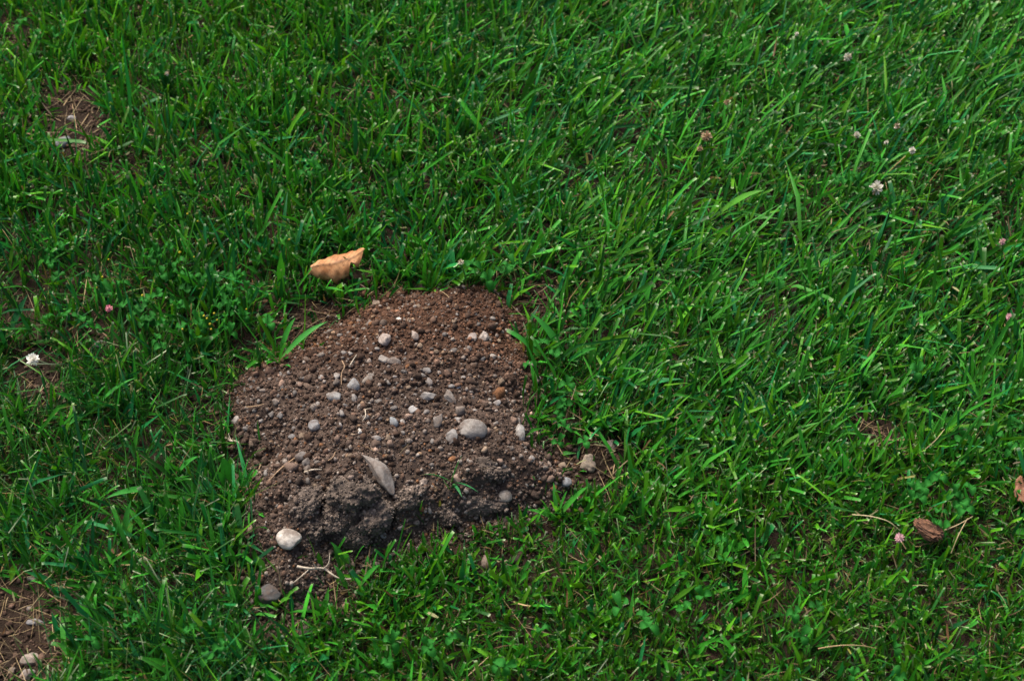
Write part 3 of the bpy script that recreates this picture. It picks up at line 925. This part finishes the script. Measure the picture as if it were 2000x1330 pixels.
def tube_obj(name, pts, r0, r1, col, parent=None, mat=None, n=6):
    o0 = np.array(pts[0]) if parent is None else np.zeros(3)
    k = len(pts)
    rad = [(r0 + (r1 - r0) * i / (k - 1)) * (1 + 0.12 * math.sin(i * 2.3)) for i in range(k)]
    V, F = tube(np.array(pts) - o0, rad, n)
    c = np.array(col)[None] * (0.85 + 0.3 * np.random.default_rng(len(V)).random(len(V)))[:, None]
    o = link(name, np_mesh(name, V, F, mat or M_STRAW, c), parent)
    if parent is None: o.location = o0
    return o


def branched(name, main, sides, col, label, cat, r0=0.0016):
    P = px_path(main); o = empty(name, P[0], label, cat)
    tube_obj('stem', P - P[0], r0, r0 * 0.55, col, o)
    for sd_ in sides:
        Q = px_path(sd_); tube_obj('branch', Q - P[0], r0 * 0.6, r0 * 0.25, col, o)
    return o


PALEROOT = (0.42, 0.36, 0.28); TANROOT = (0.30, 0.20, 0.12)
branched('root', [(580, 1106, .010), (605, 1110, .016), (632, 1110, .018), (648, 1121, .016), (665, 1130, .012), (686, 1130, .008)],
         [[(632, 1110, .018), (642, 1100, .026), (644, 1080, .034)], [(605, 1110, .016), (592, 1122, .010), (570, 1140, .004)], [(618, 1110, .017), (612, 1098, .02)],
          [(665, 1130, .012), (664, 1140, .006)]],
         PALEROOT, 'pale branching root sticking out of the soil below the cream white stone', 'root')
branched('dry_stalk', [(551, 1160, .004), (547, 1130, .02), (543, 1105, .032), (546, 1088, .036)], [], TANROOT, 'thin dry stalk standing beside the dark slate grey stone', 'stalk', 0.001)
branched('root', [(441, 855, .004), (452, 861, .01), (463, 862, .012), (470, 874, .008), (472, 880, .004)], [[(452, 861, .01), (447, 850, .01), (449, 840, .006)]],
         PALEROOT, 'curled pale root at the left edge of the molehill', 'root', 0.0015)
branched('root', [(668, 705, .004), (673, 716, .006), (667, 730, .005), (667, 752, .002)], [], TANROOT, 'thin tan root hanging down above the blocky grey stone', 'root', 0.0008)
branched('dry_stalk', [(684, 713, .003), (690, 703, .006), (697, 692, .008)], [], PALEROOT, 'short pale straw left of the two touching flat stones', 'straw', 0.0009)
branched('dry_stalk', [(575, 895, .002), (545, 918, .006), (520, 946, .006)], [], TANROOT, 'long dry brown stalk lying on the left front slope', 'stalk', 0.0011)
branched('dry_stalk', [(595, 922, .003), (612, 917, .006), (628, 917, .005)], [], PALEROOT, 'short bent pale straw on the left front slope', 'straw', 0.0013)
branched('root', [(713, 800, .003), (714, 812, .006), (708, 822, .003)], [[(713, 800, .003), (725, 796, .006)]], PALEROOT, 'hooked pale rootlet on the middle of the molehill', 'root', 0.0008)
branched('dry_stalk', [(480, 795, .002), (500, 793, .006), (516, 789, .004)], [], TANROOT, 'short dry stalk on the left upper slope', 'stalk', 0.0009)
branched('root', [(640, 900, .002), (650, 893, .006), (655, 882, .006)], [], TANROOT, 'wisp of brown root above the pressed clods', 'root', 0.0008)
branched('dry_stalk', [(1665, 1005, .03), (1700, 1008, .045), (1735, 1018, .045), (1758, 1036, .03)], [], (0.42, 0.36, 0.2), 'arched pale straw left of the brown bark chip', 'straw', 0.0008)
branched('dry_stalk', [(1845, 1035, .035), (1870, 1025, .045), (1900, 1008, .045)], [], (0.38, 0.30, 0.16), 'tan straw leaning right behind the brown bark chip', 'straw', 0.0008)
branched('dry_stalk', [(1858, 1080, .025), (1872, 1045, .045), (1890, 1012, .045)], [], (0.38, 0.30, 0.16), 'upright tan straw right of the brown bark chip', 'straw', 0.0007)
branched('dry_stalk', [(1598, 1266, .035), (1640, 1260, .05), (1680, 1260, .05), (1712, 1266, .035)], [], (0.34, 0.24, 0.12), 'long flat brown straw near the bottom edge', 'straw', 0.0007)
branched('dry_stalk', [(1800, 883, .02), (1825, 862, .03), (1845, 838, .03)], [], (0.36, 0.28, 0.15), 'straight tan straw beside the small bare patch on the right', 'straw', 0.0007)


# ------------------------------------------------------------------ distinct grass plants: one thing each, every blade a part
def blade_mesh(root, tip, arch, w, col, cut, seed, origin):
    """a blade from root to tip (3D), bowed upward by arch (m)"""
    rng = np.random.default_rng(seed); S = 7
    root = np.array(root); tip = np.array(tip); d = tip - root
    hd = np.array([d[0], d[1], 0.0]); side = np.array([-hd[1], hd[0], 0]); side /= np.linalg.norm(side) + 1e-9
    tw = rng.normal(0, 0.35)
    V, C = [], []
    col = np.array(col)
    for k in range(S + 1):
        t = k / S
        p = root + d * t + np.array([0, 0, 1]) * arch * 4 * t * (1 - t)
        tn = d + np.array([0, 0, 1]) * arch * 4 * (1 - 2 * t); tn /= np.linalg.norm(tn)
        nn = np.cross(tn, side)
        a = tw * (0.4 + t); s_ = side * math.cos(a) + nn * math.sin(a); n2 = np.cross(tn, s_)
        prof = (0.6 + 0.4 * min(1, t * 2.5)) * (1 if t < 0.45 else 1 - (1 - (0.75 if cut else 0.03)) * ((t - 0.45) / 0.55) ** 1.5)
        hw = w / 2 * prof
        V += [p - s_ * hw, p - n2 * hw * 0.35, p + s_ * hw]
        c = col * (0.9 + 0.2 * rng.random())
        if t < 0.2: c = c * 0.7 + np.array([0.09, 0.15, 0.04]) * 0.3
        if k == S and cut: c = c * 0.5 + np.array([0.32, 0.36, 0.22]) * 0.5
        C += [c, c * 1.15, c]
    F = []
    for k in range(S):
        for j in (0, 1):
            i = k * 3 + j; F.append((i, i + 1, i + 4, i + 3))
    return np_mesh('blade', np.array(V) - origin, np.array(F), M_GRASS, np.array(C))


BRIGHT, MIDG, BLUEG, YEL = (0.026, 0.165, 0.022), (0.020, 0.125, 0.016), (0.018, 0.115, 0.036), (0.045, 0.175, 0.014)
# label, colour, list of (root px, tip px, tip height m, width px, cut)
TUFTS = [
    ('tuft with two long broad blades arching over the right rim of the molehill', BRIGHT,
     [((1108, 702), (1037, 612), .055, 15, 0), ((1066, 712), (990, 645), .05, 13, 1), ((1112, 705), (1128, 655), .05, 9, 0), ((1105, 712), (1165, 680), .05, 10, 0), ((1110, 712), (1085, 660), .06, 8, 1)]),
    ('broad bladed tuft growing at the upper left rim of the molehill', BRIGHT,
     [((543, 700), (577, 620), .05, 13, 0), ((540, 700), (537, 645), .05, 8, 0), ((548, 703), (640, 628), .04, 11, 0), ((538, 706), (505, 668), .035, 8, 0), ((545, 708), (560, 668), .04, 11, 1)]),
    ('single lance shaped green blade lying flat below the fallen leaf', (0.03, 0.18, 0.02), [((606, 573), (672, 569), .03, 15, 0)]),
    ('two upright bluish mown blades left of the molehill front', (0.028, 0.125, 0.05),
     [((473, 1052), (462, 984), .06, 10, 1), ((494, 1040), (490, 975), .06, 11, 1), ((473, 1052), (452, 1030), .02, 7, 0), ((480, 1058), (520, 1035), .02, 7, 0)]),
    ('broad leaved tuft with a wide dark green leaf at the left rim of the molehill', (0.018, 0.14, 0.016),
     [((455, 962), (434, 893), .05, 22, 0), ((452, 965), (424, 920), .04, 12, 0), ((470, 965), (498, 915), .04, 10, 0), ((468, 968), (488, 892), .05, 8, 0)]),
    ('bright spreading tuft left of the molehill with long pointed blades', BRIGHT,
     [((336, 940), (387, 891), .05, 13, 0), ((330, 942), (327, 890), .055, 13, 0), ((322, 945), (285, 905), .05, 13, 0), ((318, 950), (258, 912), .045, 11, 0), ((325, 958), (206, 973), .035, 12, 0), ((330, 955), (372, 935), .04, 10, 1), ((322, 955), (270, 948), .04, 14, 0)]),
    ('drooping long bladed tuft below the bright spreading tuft', MIDG,
     [((241, 1062), (256, 976), .05, 12, 0), ((296, 1020), (304, 963), .05, 9, 0), ((330, 1035), (311, 985), .05, 11, 1), ((344, 1030), (320, 962), .055, 9, 1), ((246, 1060), (215, 1010), .04, 8, 0)]),
    ('bright tuft at the left edge between two bare patches', YEL,
     [((30, 820), (70, 790), .04, 12, 0), ((28, 822), (40, 770), .05, 10, 0), ((22, 825), (5, 785), .04, 11, 0), ((32, 828), (60, 860), .02, 11, 0), ((30, 830), (15, 870), .02, 12, 0)]),
    ('pale green tuft in the left lawn above the bright spreading tuft', BRIGHT,
     [((180, 800), (205, 755), .05, 12, 0), ((172, 800), (110, 768), .045, 12, 0), ((176, 802), (148, 752), .05, 10, 0), ((180, 806), (265, 738), .05, 11, 0), ((182, 808), (225, 790), .03, 10, 0), ((172, 810), (135, 830), .02, 12, 0)]),
    ('tuft with one pointed blade rising right of the pale green tuft', MIDG,
     [((335, 742), (330, 690), .05, 11, 0), ((384, 702), (432, 648), .05, 12, 0), ((256, 696), (213, 643), .05, 12, 0), ((390, 708), (345, 735), .03, 9, 0)]),
    ('tall bright tuft standing behind the fallen leaf', (0.028, 0.17, 0.02),
     [((676, 478), (690, 415), .06, 12, 0), ((640, 470), (622, 405), .055, 9, 0), ((700, 500), (745, 440), .055, 8, 1), ((590, 490), (610, 420), .06, 11, 1), ((585, 492), (560, 440), .05, 9, 0)]),
    ('small grass seedling with three blades growing on the molehill', (0.016, 0.12, 0.035),
     [((884, 942), (825, 927), .035, 8, 0), ((882, 940), (903, 890), .055, 8, 0), ((884, 944), (902, 970), .012, 5, 0), ((886, 942), (935, 962), .012, 4, 0)]),
    ('clump of wide bright blades leaning right in the right lawn', YEL,
     [((1395, 425), (1492, 372), .055, 14, 0), ((1375, 440), (1412, 385), .055, 12, 0), ((1360, 440), (1372, 395), .05, 11, 1), ((1368, 450), (1435, 410), .05, 9, 0)]),
    ('light green tuft in front of the molehill right of its foot', (0.032, 0.18, 0.02),
     [((1092, 1010), (1148, 950), .05, 11, 0), ((1088, 1012), (1108, 958), .05, 10, 0), ((1085, 1018), (1030, 995), .03, 10, 0), ((1080, 1016), (1056, 975), .04, 9, 1)]),
    ('green mown tuft below the pressed clods of the molehill', (0.028, 0.17, 0.02),
     [((745, 1122), (762, 1058), .055, 14, 1), ((725, 1130), (738, 1075), .05, 10, 0), ((690, 1100), (712, 1065), .04, 9, 0), ((700, 1150), (742, 1102), .045, 11, 0), ((682, 1102), (672, 1080), .035, 9, 1)]),
    ('small tuft leaning over the dark slate grey stone', YEL,
     [((552, 1192), (572, 1152), .035, 10, 0), ((495, 1130), (505, 1090), .045, 8, 1), ((540, 1115), (516, 1088), .035, 10, 0), ((470, 1150), (432, 1138), .03, 9, 1)]),
]
for i, (label, col, bl) in enumerate(TUFTS):
    base = at(*bl[0][0])
    t = empty('grass_tuft', base, label, 'grass tuft', 'distinct broad grass tufts')
    for j, (r, tp, z, w, cut) in enumerate(bl):
        R = at(r[0], r[1]); d = ray([tp[0]], [tp[1]])[0]
        zz = R[2] + z; k = (zz - CAM_H) / d[2]
        T = np.array([d[0] * k, d[1] * k, zz])
        L = np.linalg.norm(T - R)
        link('blade', blade_mesh(R, T, 0.12 * L, w * mpp(*r) * 1.2, [q * 1.12 for q in col], cut, i * 31 + j, base), t)
    if len(bl) > 1 and 'seedling' not in label and 'bluish' not in label:
        rt = np.random.default_rng(500 + i)
        for j in range(6):
            r, tp, z, w, cut = bl[rt.integers(0, len(bl))]
            R = at(r[0] + rt.normal(0, 9), r[1] + rt.normal(0, 6)); a = rt.uniform(0, 6.283); L = rt.uniform(0.024, 0.042); up = rt.uniform(0.35, 0.8)
            T = R + np.array([math.cos(a) * L * (1 - up * 0.6), math.sin(a) * L * (1 - up * 0.6), L * up])
            link('blade', blade_mesh(R, T, 0.12 * L, rt.uniform(0.0045, 0.0075), np.array(col) * rt.uniform(0.8, 1.2), int(rt.random() < 0.3), i * 77 + j, base), t)


# ------------------------------------------------------------------ clover plants
def clover_leaf(rng):
    """three round leaflets on a stalk: local mesh, stalk foot at the origin"""
    V, F, C = [], [], []
    h = 1.0
    top = np.array([0.25, 0, h])
    col = np.array([0.014, 0.105, 0.013]) * rng.uniform(0.8, 1.3)
    for q in range(3):
        a = q * 2 * math.pi / 3 + rng.normal(0, 0.15)
        ax = np.array([math.cos(a), math.sin(a), rng.normal(0.05, 0.15)]); sx = np.array([-math.sin(a), math.cos(a), 0])
        n0 = len(V); rows = [0.0, 0.25, 0.55, 0.82, 1.0]; wid = [0.06, 0.30, 0.46, 0.42, 0.16]
        for t, w in zip(rows, wid):
            c0 = top + ax * t * 1.0 + np.array([0, 0, 0.12 * math.sin(t * 3.1)])
            for sgn in (-1, 0, 1):
                p = c0 + sx * w * sgn + np.array([0, 0, 0.10 * abs(sgn) * w * 2])
                if t == 1.0 and sgn == 0: p = p - ax * 0.08
                V.append(p); C.append(col * (1.25 if 0.4 < t < 0.7 and sgn == 0 else 1.0))
        for k in range(4):
            for j in (0, 1):
                b0 = n0 + k * 3 + j; F.append((b0, b0 + 1, b0 + 4, b0 + 3))
    tv, tf = tube([[0, 0, 0], [0.05, 0, h * 0.5], top], [0.06, 0.055, 0.045], 4)
    F += (tf + len(V)).tolist(); V += tv.tolist(); C += [np.array([0.06, 0.14, 0.03])] * len(tv)
    return np_mesh('leaf', np.array(V), np.array(F), M_CLOVER, np.array(C))


rc = np.random.default_rng(9)
LEAVES = [clover_leaf(rc) for _ in range(8)]
CL = [(380, 560, 5), (420, 545, 5), (440, 590, 6), (470, 560, 5), (350, 600, 4), (395, 620, 5), (455, 620, 5), (300, 560, 4), (320, 520, 4), (240, 555, 4),
      (180, 610, 4), (130, 590, 3), (290, 630, 4), (330, 660, 4), (410, 520, 3), (500, 640, 3), (980, 530, 3), (1060, 690, 3), (1090, 760, 4), (1110, 830, 4),
      (920, 520, 3), (1130, 620, 3), (1660, 340, 4), (1690, 310, 4), (1560, 390, 3), (1740, 380, 3), (1830, 960, 4), (1870, 980, 5), (1850, 1000, 4), (1960, 830, 5),
      (1985, 800, 4), (1380, 1130, 4), (1730, 580, 3), (1450, 560, 3), (1780, 720, 3), (470, 80, 3), (100, 70, 4), (540, 180, 3), (330, 150, 3), (620, 340, 3),
      (1250, 1200, 3), (880, 1230, 3), (1000, 1290, 3), (760, 1280, 3), (420, 1260, 3), (250, 1240, 3), (1550, 1200, 3), (1700, 1290, 3), (560, 790, 0), (90, 500, 3)]
LAWN = [(660, 507, 'the tan fallen leaf'), (213, 602, 'the deep pink clover head'), (1712, 367, 'the largest white clover head'), (1656, 112, 'the topmost white clover head'),
        (1813, 1034, 'the brown bark chip'), (1971, 619, 'the lower pink clover head'), (1958, 472, 'the upper pink clover head'), (1997, 965, 'the leaf at the right edge'),
        (141, 233, 'the top left bare patch'), (64, 702, 'the flat white clover head'), (196, 673, 'the lone pale rounded stone'), (1690, 850, 'the small bare patch on the right'),
        (1108, 700, 'the tuft at the right rim'), (1193, 874, 'the grey brown stone in the grass'), (530, 1166, 'the dark slate stone'), (60, 1240, 'the bottom left bare patch'),
        (543, 700, 'the upper left rim tuft'), (330, 940, 'the bright spreading tuft'), (1655, 1262, 'the long flat brown straw'), (676, 470, 'the tall tuft behind the leaf'),
        (900, 512, 'the pale withered bloom'), (1380, 430, 'the clump of wide bright blades'), (326, 144, 'the tiny pale bloom'), (745, 1120, 'the mown tuft below the clods'), (1380, 266, 'the dark rusty clover head')]
for (px, py, n) in CL:
    if not n: continue
    p = at(px, py + 40)
    t = empty('clover_plant', p, f'{[0, 1, 2, "three", "four", "five", "six"][n]} leaved clover plant {beside(px, py, LAWN + [(405, 625, "the cluster of yellow blooms"), (850, 528, "the back rim of the molehill"), (1095, 790, "the right rim of the molehill")])}', 'clover', 'clover plants in the lawn')
    for k in range(n):
        o = link('leaf', LEAVES[rc.integers(0, 8)], t)
        s = rc.uniform(0.0075, 0.0115); hgt = rc.uniform(0.026, 0.046)
        o.scale = (s, s, hgt)
        # keep leaflets in proportion although the stalk is long: leaflet relief scales with the stalk, so it stays slight
        o.location = (rc.normal(0, 0.016), rc.normal(0, 0.016), 0)
        o.rotation_euler = (rc.normal(0.15, 0.2), rc.normal(0, 0.2), rc.uniform(0, 6.28))


# ------------------------------------------------------------------ flower heads
def flower_head(rng, r, base, tipc, wither=0.0):
    """a globe of narrow florets"""
    V, F, C = [], [], []
    n = 46
    for k in range(n):
        zc = 1 - 1.55 * (k + 0.5) / n; a = k * 2.39996
        q = math.sqrt(max(0, 1 - zc * zc))
        d = np.array([q * math.cos(a), q * math.sin(a), zc]) + rng.normal(0, 0.12, 3); d /= np.linalg.norm(d)
        if zc < -0.1 + wither: d[2] -= 0.5; d /= np.linalg.norm(d)
        L = r * rng.uniform(0.85, 1.15); s_ = np.cross(d, [0.2, 0.3, 1]); s_ /= np.linalg.norm(s_); u = np.cross(d, s_)
        w = r * 0.17; i0 = len(V)
        brown = rng.random() < wither or zc < -0.35 + 0.3 * wither
        c0 = np.array(base); c1 = np.array(tipc)
        if brown: c0 = np.array([0.28, 0.18, 0.10]); c1 = np.array([0.36, 0.25, 0.16])
        for t, ww, c in ((0.15, 0.4, c0), (0.65, 1.0, c0 * 0.4 + c1 * 0.6), (0.9, 0.9, c1), (1.05, 0.25, c1)):
            V += [d * L * t - s_ * w * ww, d * L * t + u * w * ww * 0.6, d * L * t + s_ * w * ww]; C += [c, c, c]
        for m_ in range(3):
            for j in (0, 1):
                b0 = i0 + m_ * 3 + j; F.append((b0, b0 + 1, b0 + 4, b0 + 3))
    return np_mesh('flower_head', np.array(V), np.array(F), M_PETAL, np.array(C))


WH, WB = (0.62, 0.59, 0.53), (0.42, 0.43, 0.30)
PK, PB = (0.58, 0.33, 0.36), (0.62, 0.46, 0.46)
FLOWERS = [
    (1712, 367, 28, WB, WH, .15, 'largest white clover head with browning lower florets in the right lawn'),
    (1656, 112, 18, WB, WH, .10, 'white clover head near the top edge on the right'),
    (1782, 294, 15, WB, WH, .05, 'small white clover head upper right of the largest one'),
    (1674, 264, 15, WB, WH, .10, 'small white clover head upper left of the largest one'),
    (1752, 246, 14, WB, WH, .60, 'half withered pale clover head above the small white heads'),
    (1731, 279, 9, WB, WH, .10, 'tiny white clover bud between two small white heads'),
    (1556, 67, 9, WB, WH, .10, 'tiny white clover bud near the top edge'),
    (64, 702, 26, (0.62, 0.6, 0.52), (0.80, 0.79, 0.74), .0, 'flat white clover head by the bare patch at the left edge'),
    (213, 602, 15, PB, (0.60, 0.16, 0.24), .0, 'deep pink clover head in the left lawn'),
    (1757, 1050, 20, (0.70, 0.55, 0.55), PK, .0, 'pink and white clover head left of the brown bark chip'),
    (1958, 472, 14, PB, PK, .25, 'pink clover head near the right edge, the upper one'),
    (1971, 619, 15, PB, PK, .10, 'pink clover head near the right edge, the lower one'),
    (1420, 200, 14, (0.22, 0.12, 0.06), (0.26, 0.14, 0.07), .9, 'withered brown clover head in the upper right lawn'),
    (1380, 266, 22, (0.14, 0.06, 0.03), (0.2, 0.08, 0.04), .9, 'dark rusty withered clover head left of the white ones'),
    (1367, 290, 13, (0.24, 0.13, 0.05), (0.3, 0.17, 0.07), .9, 'small golden brown withered head below the dark rusty one'),
    (326, 144, 10, WB, WH, .4, 'tiny pale bloom in the top left lawn'),
    (900, 512, 12, WB, (0.6, 0.6, 0.45), .3, 'small pale withered bloom behind the molehill'),
]
rf = np.random.default_rng(31)
for (px, py, w, b_, t_, wi, label) in FLOWERS:
    z = 0.052
    P = at(px, py, z); r = w * mpp(px, py) * 0.46
    g = np.array([P[0] + 0.006, P[1] + 0.004, surf_h(P[0], P[1])[0]])
    o = empty('clover_flower', g, label, 'flower', 'clover flowers in the lawn')
    h = link('flower_head', flower_head(rf, r, b_, t_, wi), o); h.location = P - g
    h.rotation_euler = (rf.normal(0.15, 0.2), rf.normal(0, 0.2), 0)
    tube_obj('stem', [[0, 0, 0], (P - g) * 0.5 + [0.002, 0, 0], P - g], 0.0009, 0.0007, (0.06, 0.16, 0.03), o, M_CLOVER, 5)

YELLOW = [(481, 604), (412, 643), (356, 643), (398, 617), (404, 622), (410, 633), (424, 625), (189, 562), (379, 502), (200, 541), (278, 577), (418, 612), (386, 432), (366, 418), (565, 468), (212, 507), (351, 493)]
def bud_mesh():
    v, f = ICO[1]
    p = v * np.array([1, 1, 0.9]) * (1 + 0.5 * (vn3(v * 3.1) - 0.5))[:, None]
    return np_mesh('flower_head', p, f, M_PETAL, np.tile([0.45, 0.38, 0.03], (len(v), 1)))
BUD = bud_mesh(); STEM = None
for (px, py) in YELLOW:
    P = at(px, py, 0.042); g = np.array([P[0], P[1] + 0.003, surf_h(P[0], P[1])[0]])
    o = empty('medick_flower', g, f'tiny yellow clover like bloom {beside(px, py, LAWN + [(406, 627, "the middle of the yellow cluster")])}', 'flower', 'tiny yellow blooms in the lawn')
    h = link('flower_head', BUD, o); s = rf.uniform(0.0013, 0.0021); h.scale = (s, s, s); h.location = P - g
    if STEM is None:
        STEM = tube_obj('stem', [[0, 0, 0], [0.001, 0, 0.02], P - g], 0.0006, 0.0004, (0.05, 0.15, 0.03), o, M_CLOVER, 4)
    else:
        link('stem', STEM.data, o)


# ------------------------------------------------------------------ fallen dry leaf
def leaf_material(name, base, dark, vein):
    m, nt, p = new_mat(name)
    tc = nd(nt, 'ShaderNodeTexCoord')
    a = nd(nt, 'ShaderNodeAttribute', attribute_name='tint')
    n1 = nd(nt, 'ShaderNodeTexNoise', Scale=70.0, Detail=6.0, Roughness=0.65)
    n2 = nd(nt, 'ShaderNodeTexVoronoi', Scale=160.0)
    for n in (n1, n2): nt.links.new(tc.outputs['Object'], n.inputs['Vector'])
    cr = nd(nt, 'ShaderNodeValToRGB')
    cr.color_ramp.elements[0].position = 0.40; cr.color_ramp.elements[0].color = (*dark, 1)
    cr.color_ramp.elements[1].position = 0.56; cr.color_ramp.elements[1].color = (*base, 1)
    nt.links.new(n1.outputs[0], cr.inputs[0])
    mul = nd(nt, 'ShaderNodeMixRGB', blend_type='MULTIPLY'); mul.inputs[0].default_value = 1
    nt.links.new(cr.outputs[0], mul.inputs[1]); nt.links.new(a.outputs['Color'], mul.inputs[2])
    sp = nd(nt, 'ShaderNodeMapRange'); sp.inputs[1].default_value = 0.14; sp.inputs[2].default_value = 0.30
    sp.inputs[3].default_value = 0.55; sp.inputs[4].default_value = 0.0
    nt.links.new(n2.outputs['Distance'], sp.inputs[0])
    mx_ = nd(nt, 'ShaderNodeMixRGB'); mx_.inputs[2].default_value = (0.10, 0.045, 0.018, 1)
    nt.links.new(sp.outputs[0], mx_.inputs[0]); nt.links.new(mul.outputs[0], mx_.inputs[1])
    nt.links.new(mx_.outputs[0], p.inputs['Base Color'])
    p.inputs['Roughness'].default_value = 0.6; p.inputs['Specular IOR Level'].default_value = 0.3
    b = nd(nt, 'ShaderNodeBump', Strength=0.2, Distance=0.0006)
    nt.links.new(n1.outputs[0], b.inputs['Height']); nt.links.new(b.outputs[0], p.inputs['Normal'])
    t = nd(nt, 'ShaderNodeBsdfTranslucent'); nt.links.new(mx_.outputs[0], t.inputs['Color'])
    ms = nd(nt, 'ShaderNodeMixShader'); ms.inputs[0].default_value = 0.2
    nt.links.new(p.outputs[0], ms.inputs[1]); nt.links.new(t.outputs[0], ms.inputs[2])
    nt.links.new(ms.outputs[0], nt.nodes['Material Output'].inputs['Surface'])
    return m


M_DRY = leaf_material('dry_leaf', (0.47, 0.25, 0.115), (0.33, 0.145, 0.055), None)
M_BROWNLEAF = leaf_material('brown_leaf', (0.26, 0.12, 0.065), (0.14, 0.06, 0.03), None)


def curled_leaf(name, Lm, wid, curl, mat, seed, notch=True):
    """a leaf rolled round its long axis (local x); mid rib on top"""
    nu, nv = 44, 26
    U = np.linspace(0, 1, nu); W = np.linspace(-1, 1, nv)
    V = np.zeros((nu, nv, 3)); C = np.zeros((nu, nv, 3))
    rng = np.random.default_rng(seed)
    for i, u in enumerate(U):
        half = wid * np.interp(u, [0, .06, .16, .34, .55, .74, .88, .96, 1], [.22, .42, .68, .95, 1.0, .86, .60, .36, .10])
        for j, w in enumerate(W):
            jag = 1 + 0.06 * math.sin(u * 41 + w * 2) * abs(w) + 0.07 * math.sin(u * 23 + 1.7 + 3 * w)
            a = w * curl * (1 + 0.12 * math.sin(u * 7)) ; R = half / curl * jag
            yy = math.sin(a) * R; zz = math.cos(a) * R - R
            ripple = 0.0008 * math.sin(u * 30 + abs(w) * 5) * abs(w) + 0.0012 * math.sin(u * 13 + 2 * w)
            xx = (u - 0.5) * Lm + 0.003 * w
            zz += ripple + 0.0022 * math.sin(u * math.pi * 2.2 + 0.4) + 0.006 * (u - 0.5) ** 2 * 4
            if notch and w < 0.2:      # torn bite in the near edge
                bite = max(0, 1 - abs(u - 0.74) / 0.09) * max(0, (-w - 0.35))
                yy += bite * 0.014; zz += bite * 0.011
            V[i, j] = (xx, yy * 1.12, zz)
            vein = 0.5 + 0.5 * math.cos((u * 9 - abs(w) * 2.2) * 2 * math.pi)
            c = 1.0 - 0.38 * vein ** 8
            if abs(w) < 0.06: c *= 0.6; V[i, j, 2] += 0.0008
            if abs(w) > 0.9: c *= 0.7
            C[i, j] = (c, c * 0.97, c * 0.93)
    me = np_mesh(name, V.reshape(-1, 3), grid_faces(nu, nv), mat, C.reshape(-1, 3))
    return me


p = at(660, 512, 0.040)
dl = empty('fallen_leaf', p, 'curled tan orange dry leaf lying on the grass behind the molehill', 'leaf')
lf = link('leaf_blade', curled_leaf('leaf_blade', 0.072, 0.024, 1.35, M_DRY, 3), dl)
sm = lf.modifiers.new('thickness', 'SOLIDIFY'); sm.thickness = 0.0004
dl.rotation_euler = (math.radians(14), math.radians(-8), math.radians(17))
tube_obj('leaf_stalk', [[-0.033, 0, -0.002], [-0.038, -0.001, -0.003], [-0.044, -0.001, -0.007]], 0.0009, 0.0006, (0.3, 0.15, 0.06), dl)

p = at(2013, 965, 0.028)
bl = empty('fallen_leaf', p, 'crumpled reddish brown leaf cut by the right edge of the photo', 'leaf')
lf = link('leaf_blade', curled_leaf('leaf_blade', 0.045, 0.016, 1.1, M_BROWNLEAF, 5, False), bl)
sm = lf.modifiers.new('thickness', 'SOLIDIFY'); sm.thickness = 0.0004
bl.rotation_euler = (0.3, 0.2, math.radians(110))


# ------------------------------------------------------------------ bark chip
def bark_chip():
    v, f = ico(5)
    p = v.copy()
    p = np.sign(p) * np.abs(p) ** 0.7
    p = p * np.array([1, 0.55, 0.42])
    p[:, 1] *= 1 - 0.35 * np.clip(-p[:, 0], 0, 1)
    fib = vn3(p * np.array([3.0, 17, 17]) + 4) - 0.5
    p = p * (1 + 0.6 * fib)[:, None] + 0.07 * (vn3(p * 7 + 9) - 0.5)[:, None]
    p[:, 2] += 0.08 * p[:, 0] ** 2
    m, nt, pb = new_mat('bark')
    tc = nd(nt, 'ShaderNodeTexCoord'); mp = nd(nt, 'ShaderNodeMapping'); mp.inputs['Scale'].default_value = (90, 420, 420)
    nt.links.new(tc.outputs['Object'], mp.inputs[0])
    n1 = nd(nt, 'ShaderNodeTexNoise', Scale=1.0, Detail=5.0, Roughness=0.7); nt.links.new(mp.outputs[0], n1.inputs['Vector'])
    cr = nd(nt, 'ShaderNodeValToRGB')
    cr.color_ramp.elements[0].position = 0.35; cr.color_ramp.elements[0].color = (0.022, 0.010, 0.006, 1)
    cr.color_ramp.elements[1].position = 0.68; cr.color_ramp.elements[1].color = (0.21, 0.098, 0.05, 1)
    nt.links.new(n1.outputs[0], cr.inputs[0]); nt.links.new(cr.outputs[0], pb.inputs['Base Color'])
    pb.inputs['Roughness'].default_value = 0.9
    b = nd(nt, 'ShaderNodeBump', Strength=0.8, Distance=0.002); nt.links.new(n1.outputs[0], b.inputs['Height']); nt.links.new(b.outputs[0], pb.inputs['Normal'])
    return np_mesh('bark_chip', p * 0.0160, f, m)


o = link('bark_chip', bark_chip())
p = at(1813, 1034, 0.030); o.location = p
o.rotation_euler = (math.radians(18), 0, math.radians(-42))
tag(o, 'rough fibrous brown bark chip resting in the grass on the right', 'bark chip')

scene.cycles.max_bounces = 8
scene.cycles.transparent_max_bounces = 8

tot = sum(sum(len(p.vertices) - 2 for p in m.polygons) if len(m.polygons) < 3000 else len(m.loops) - 2 * len(m.polygons) for m in {o.data for o in scene.objects if o.type == 'MESH'})
print('TRIS', tot)
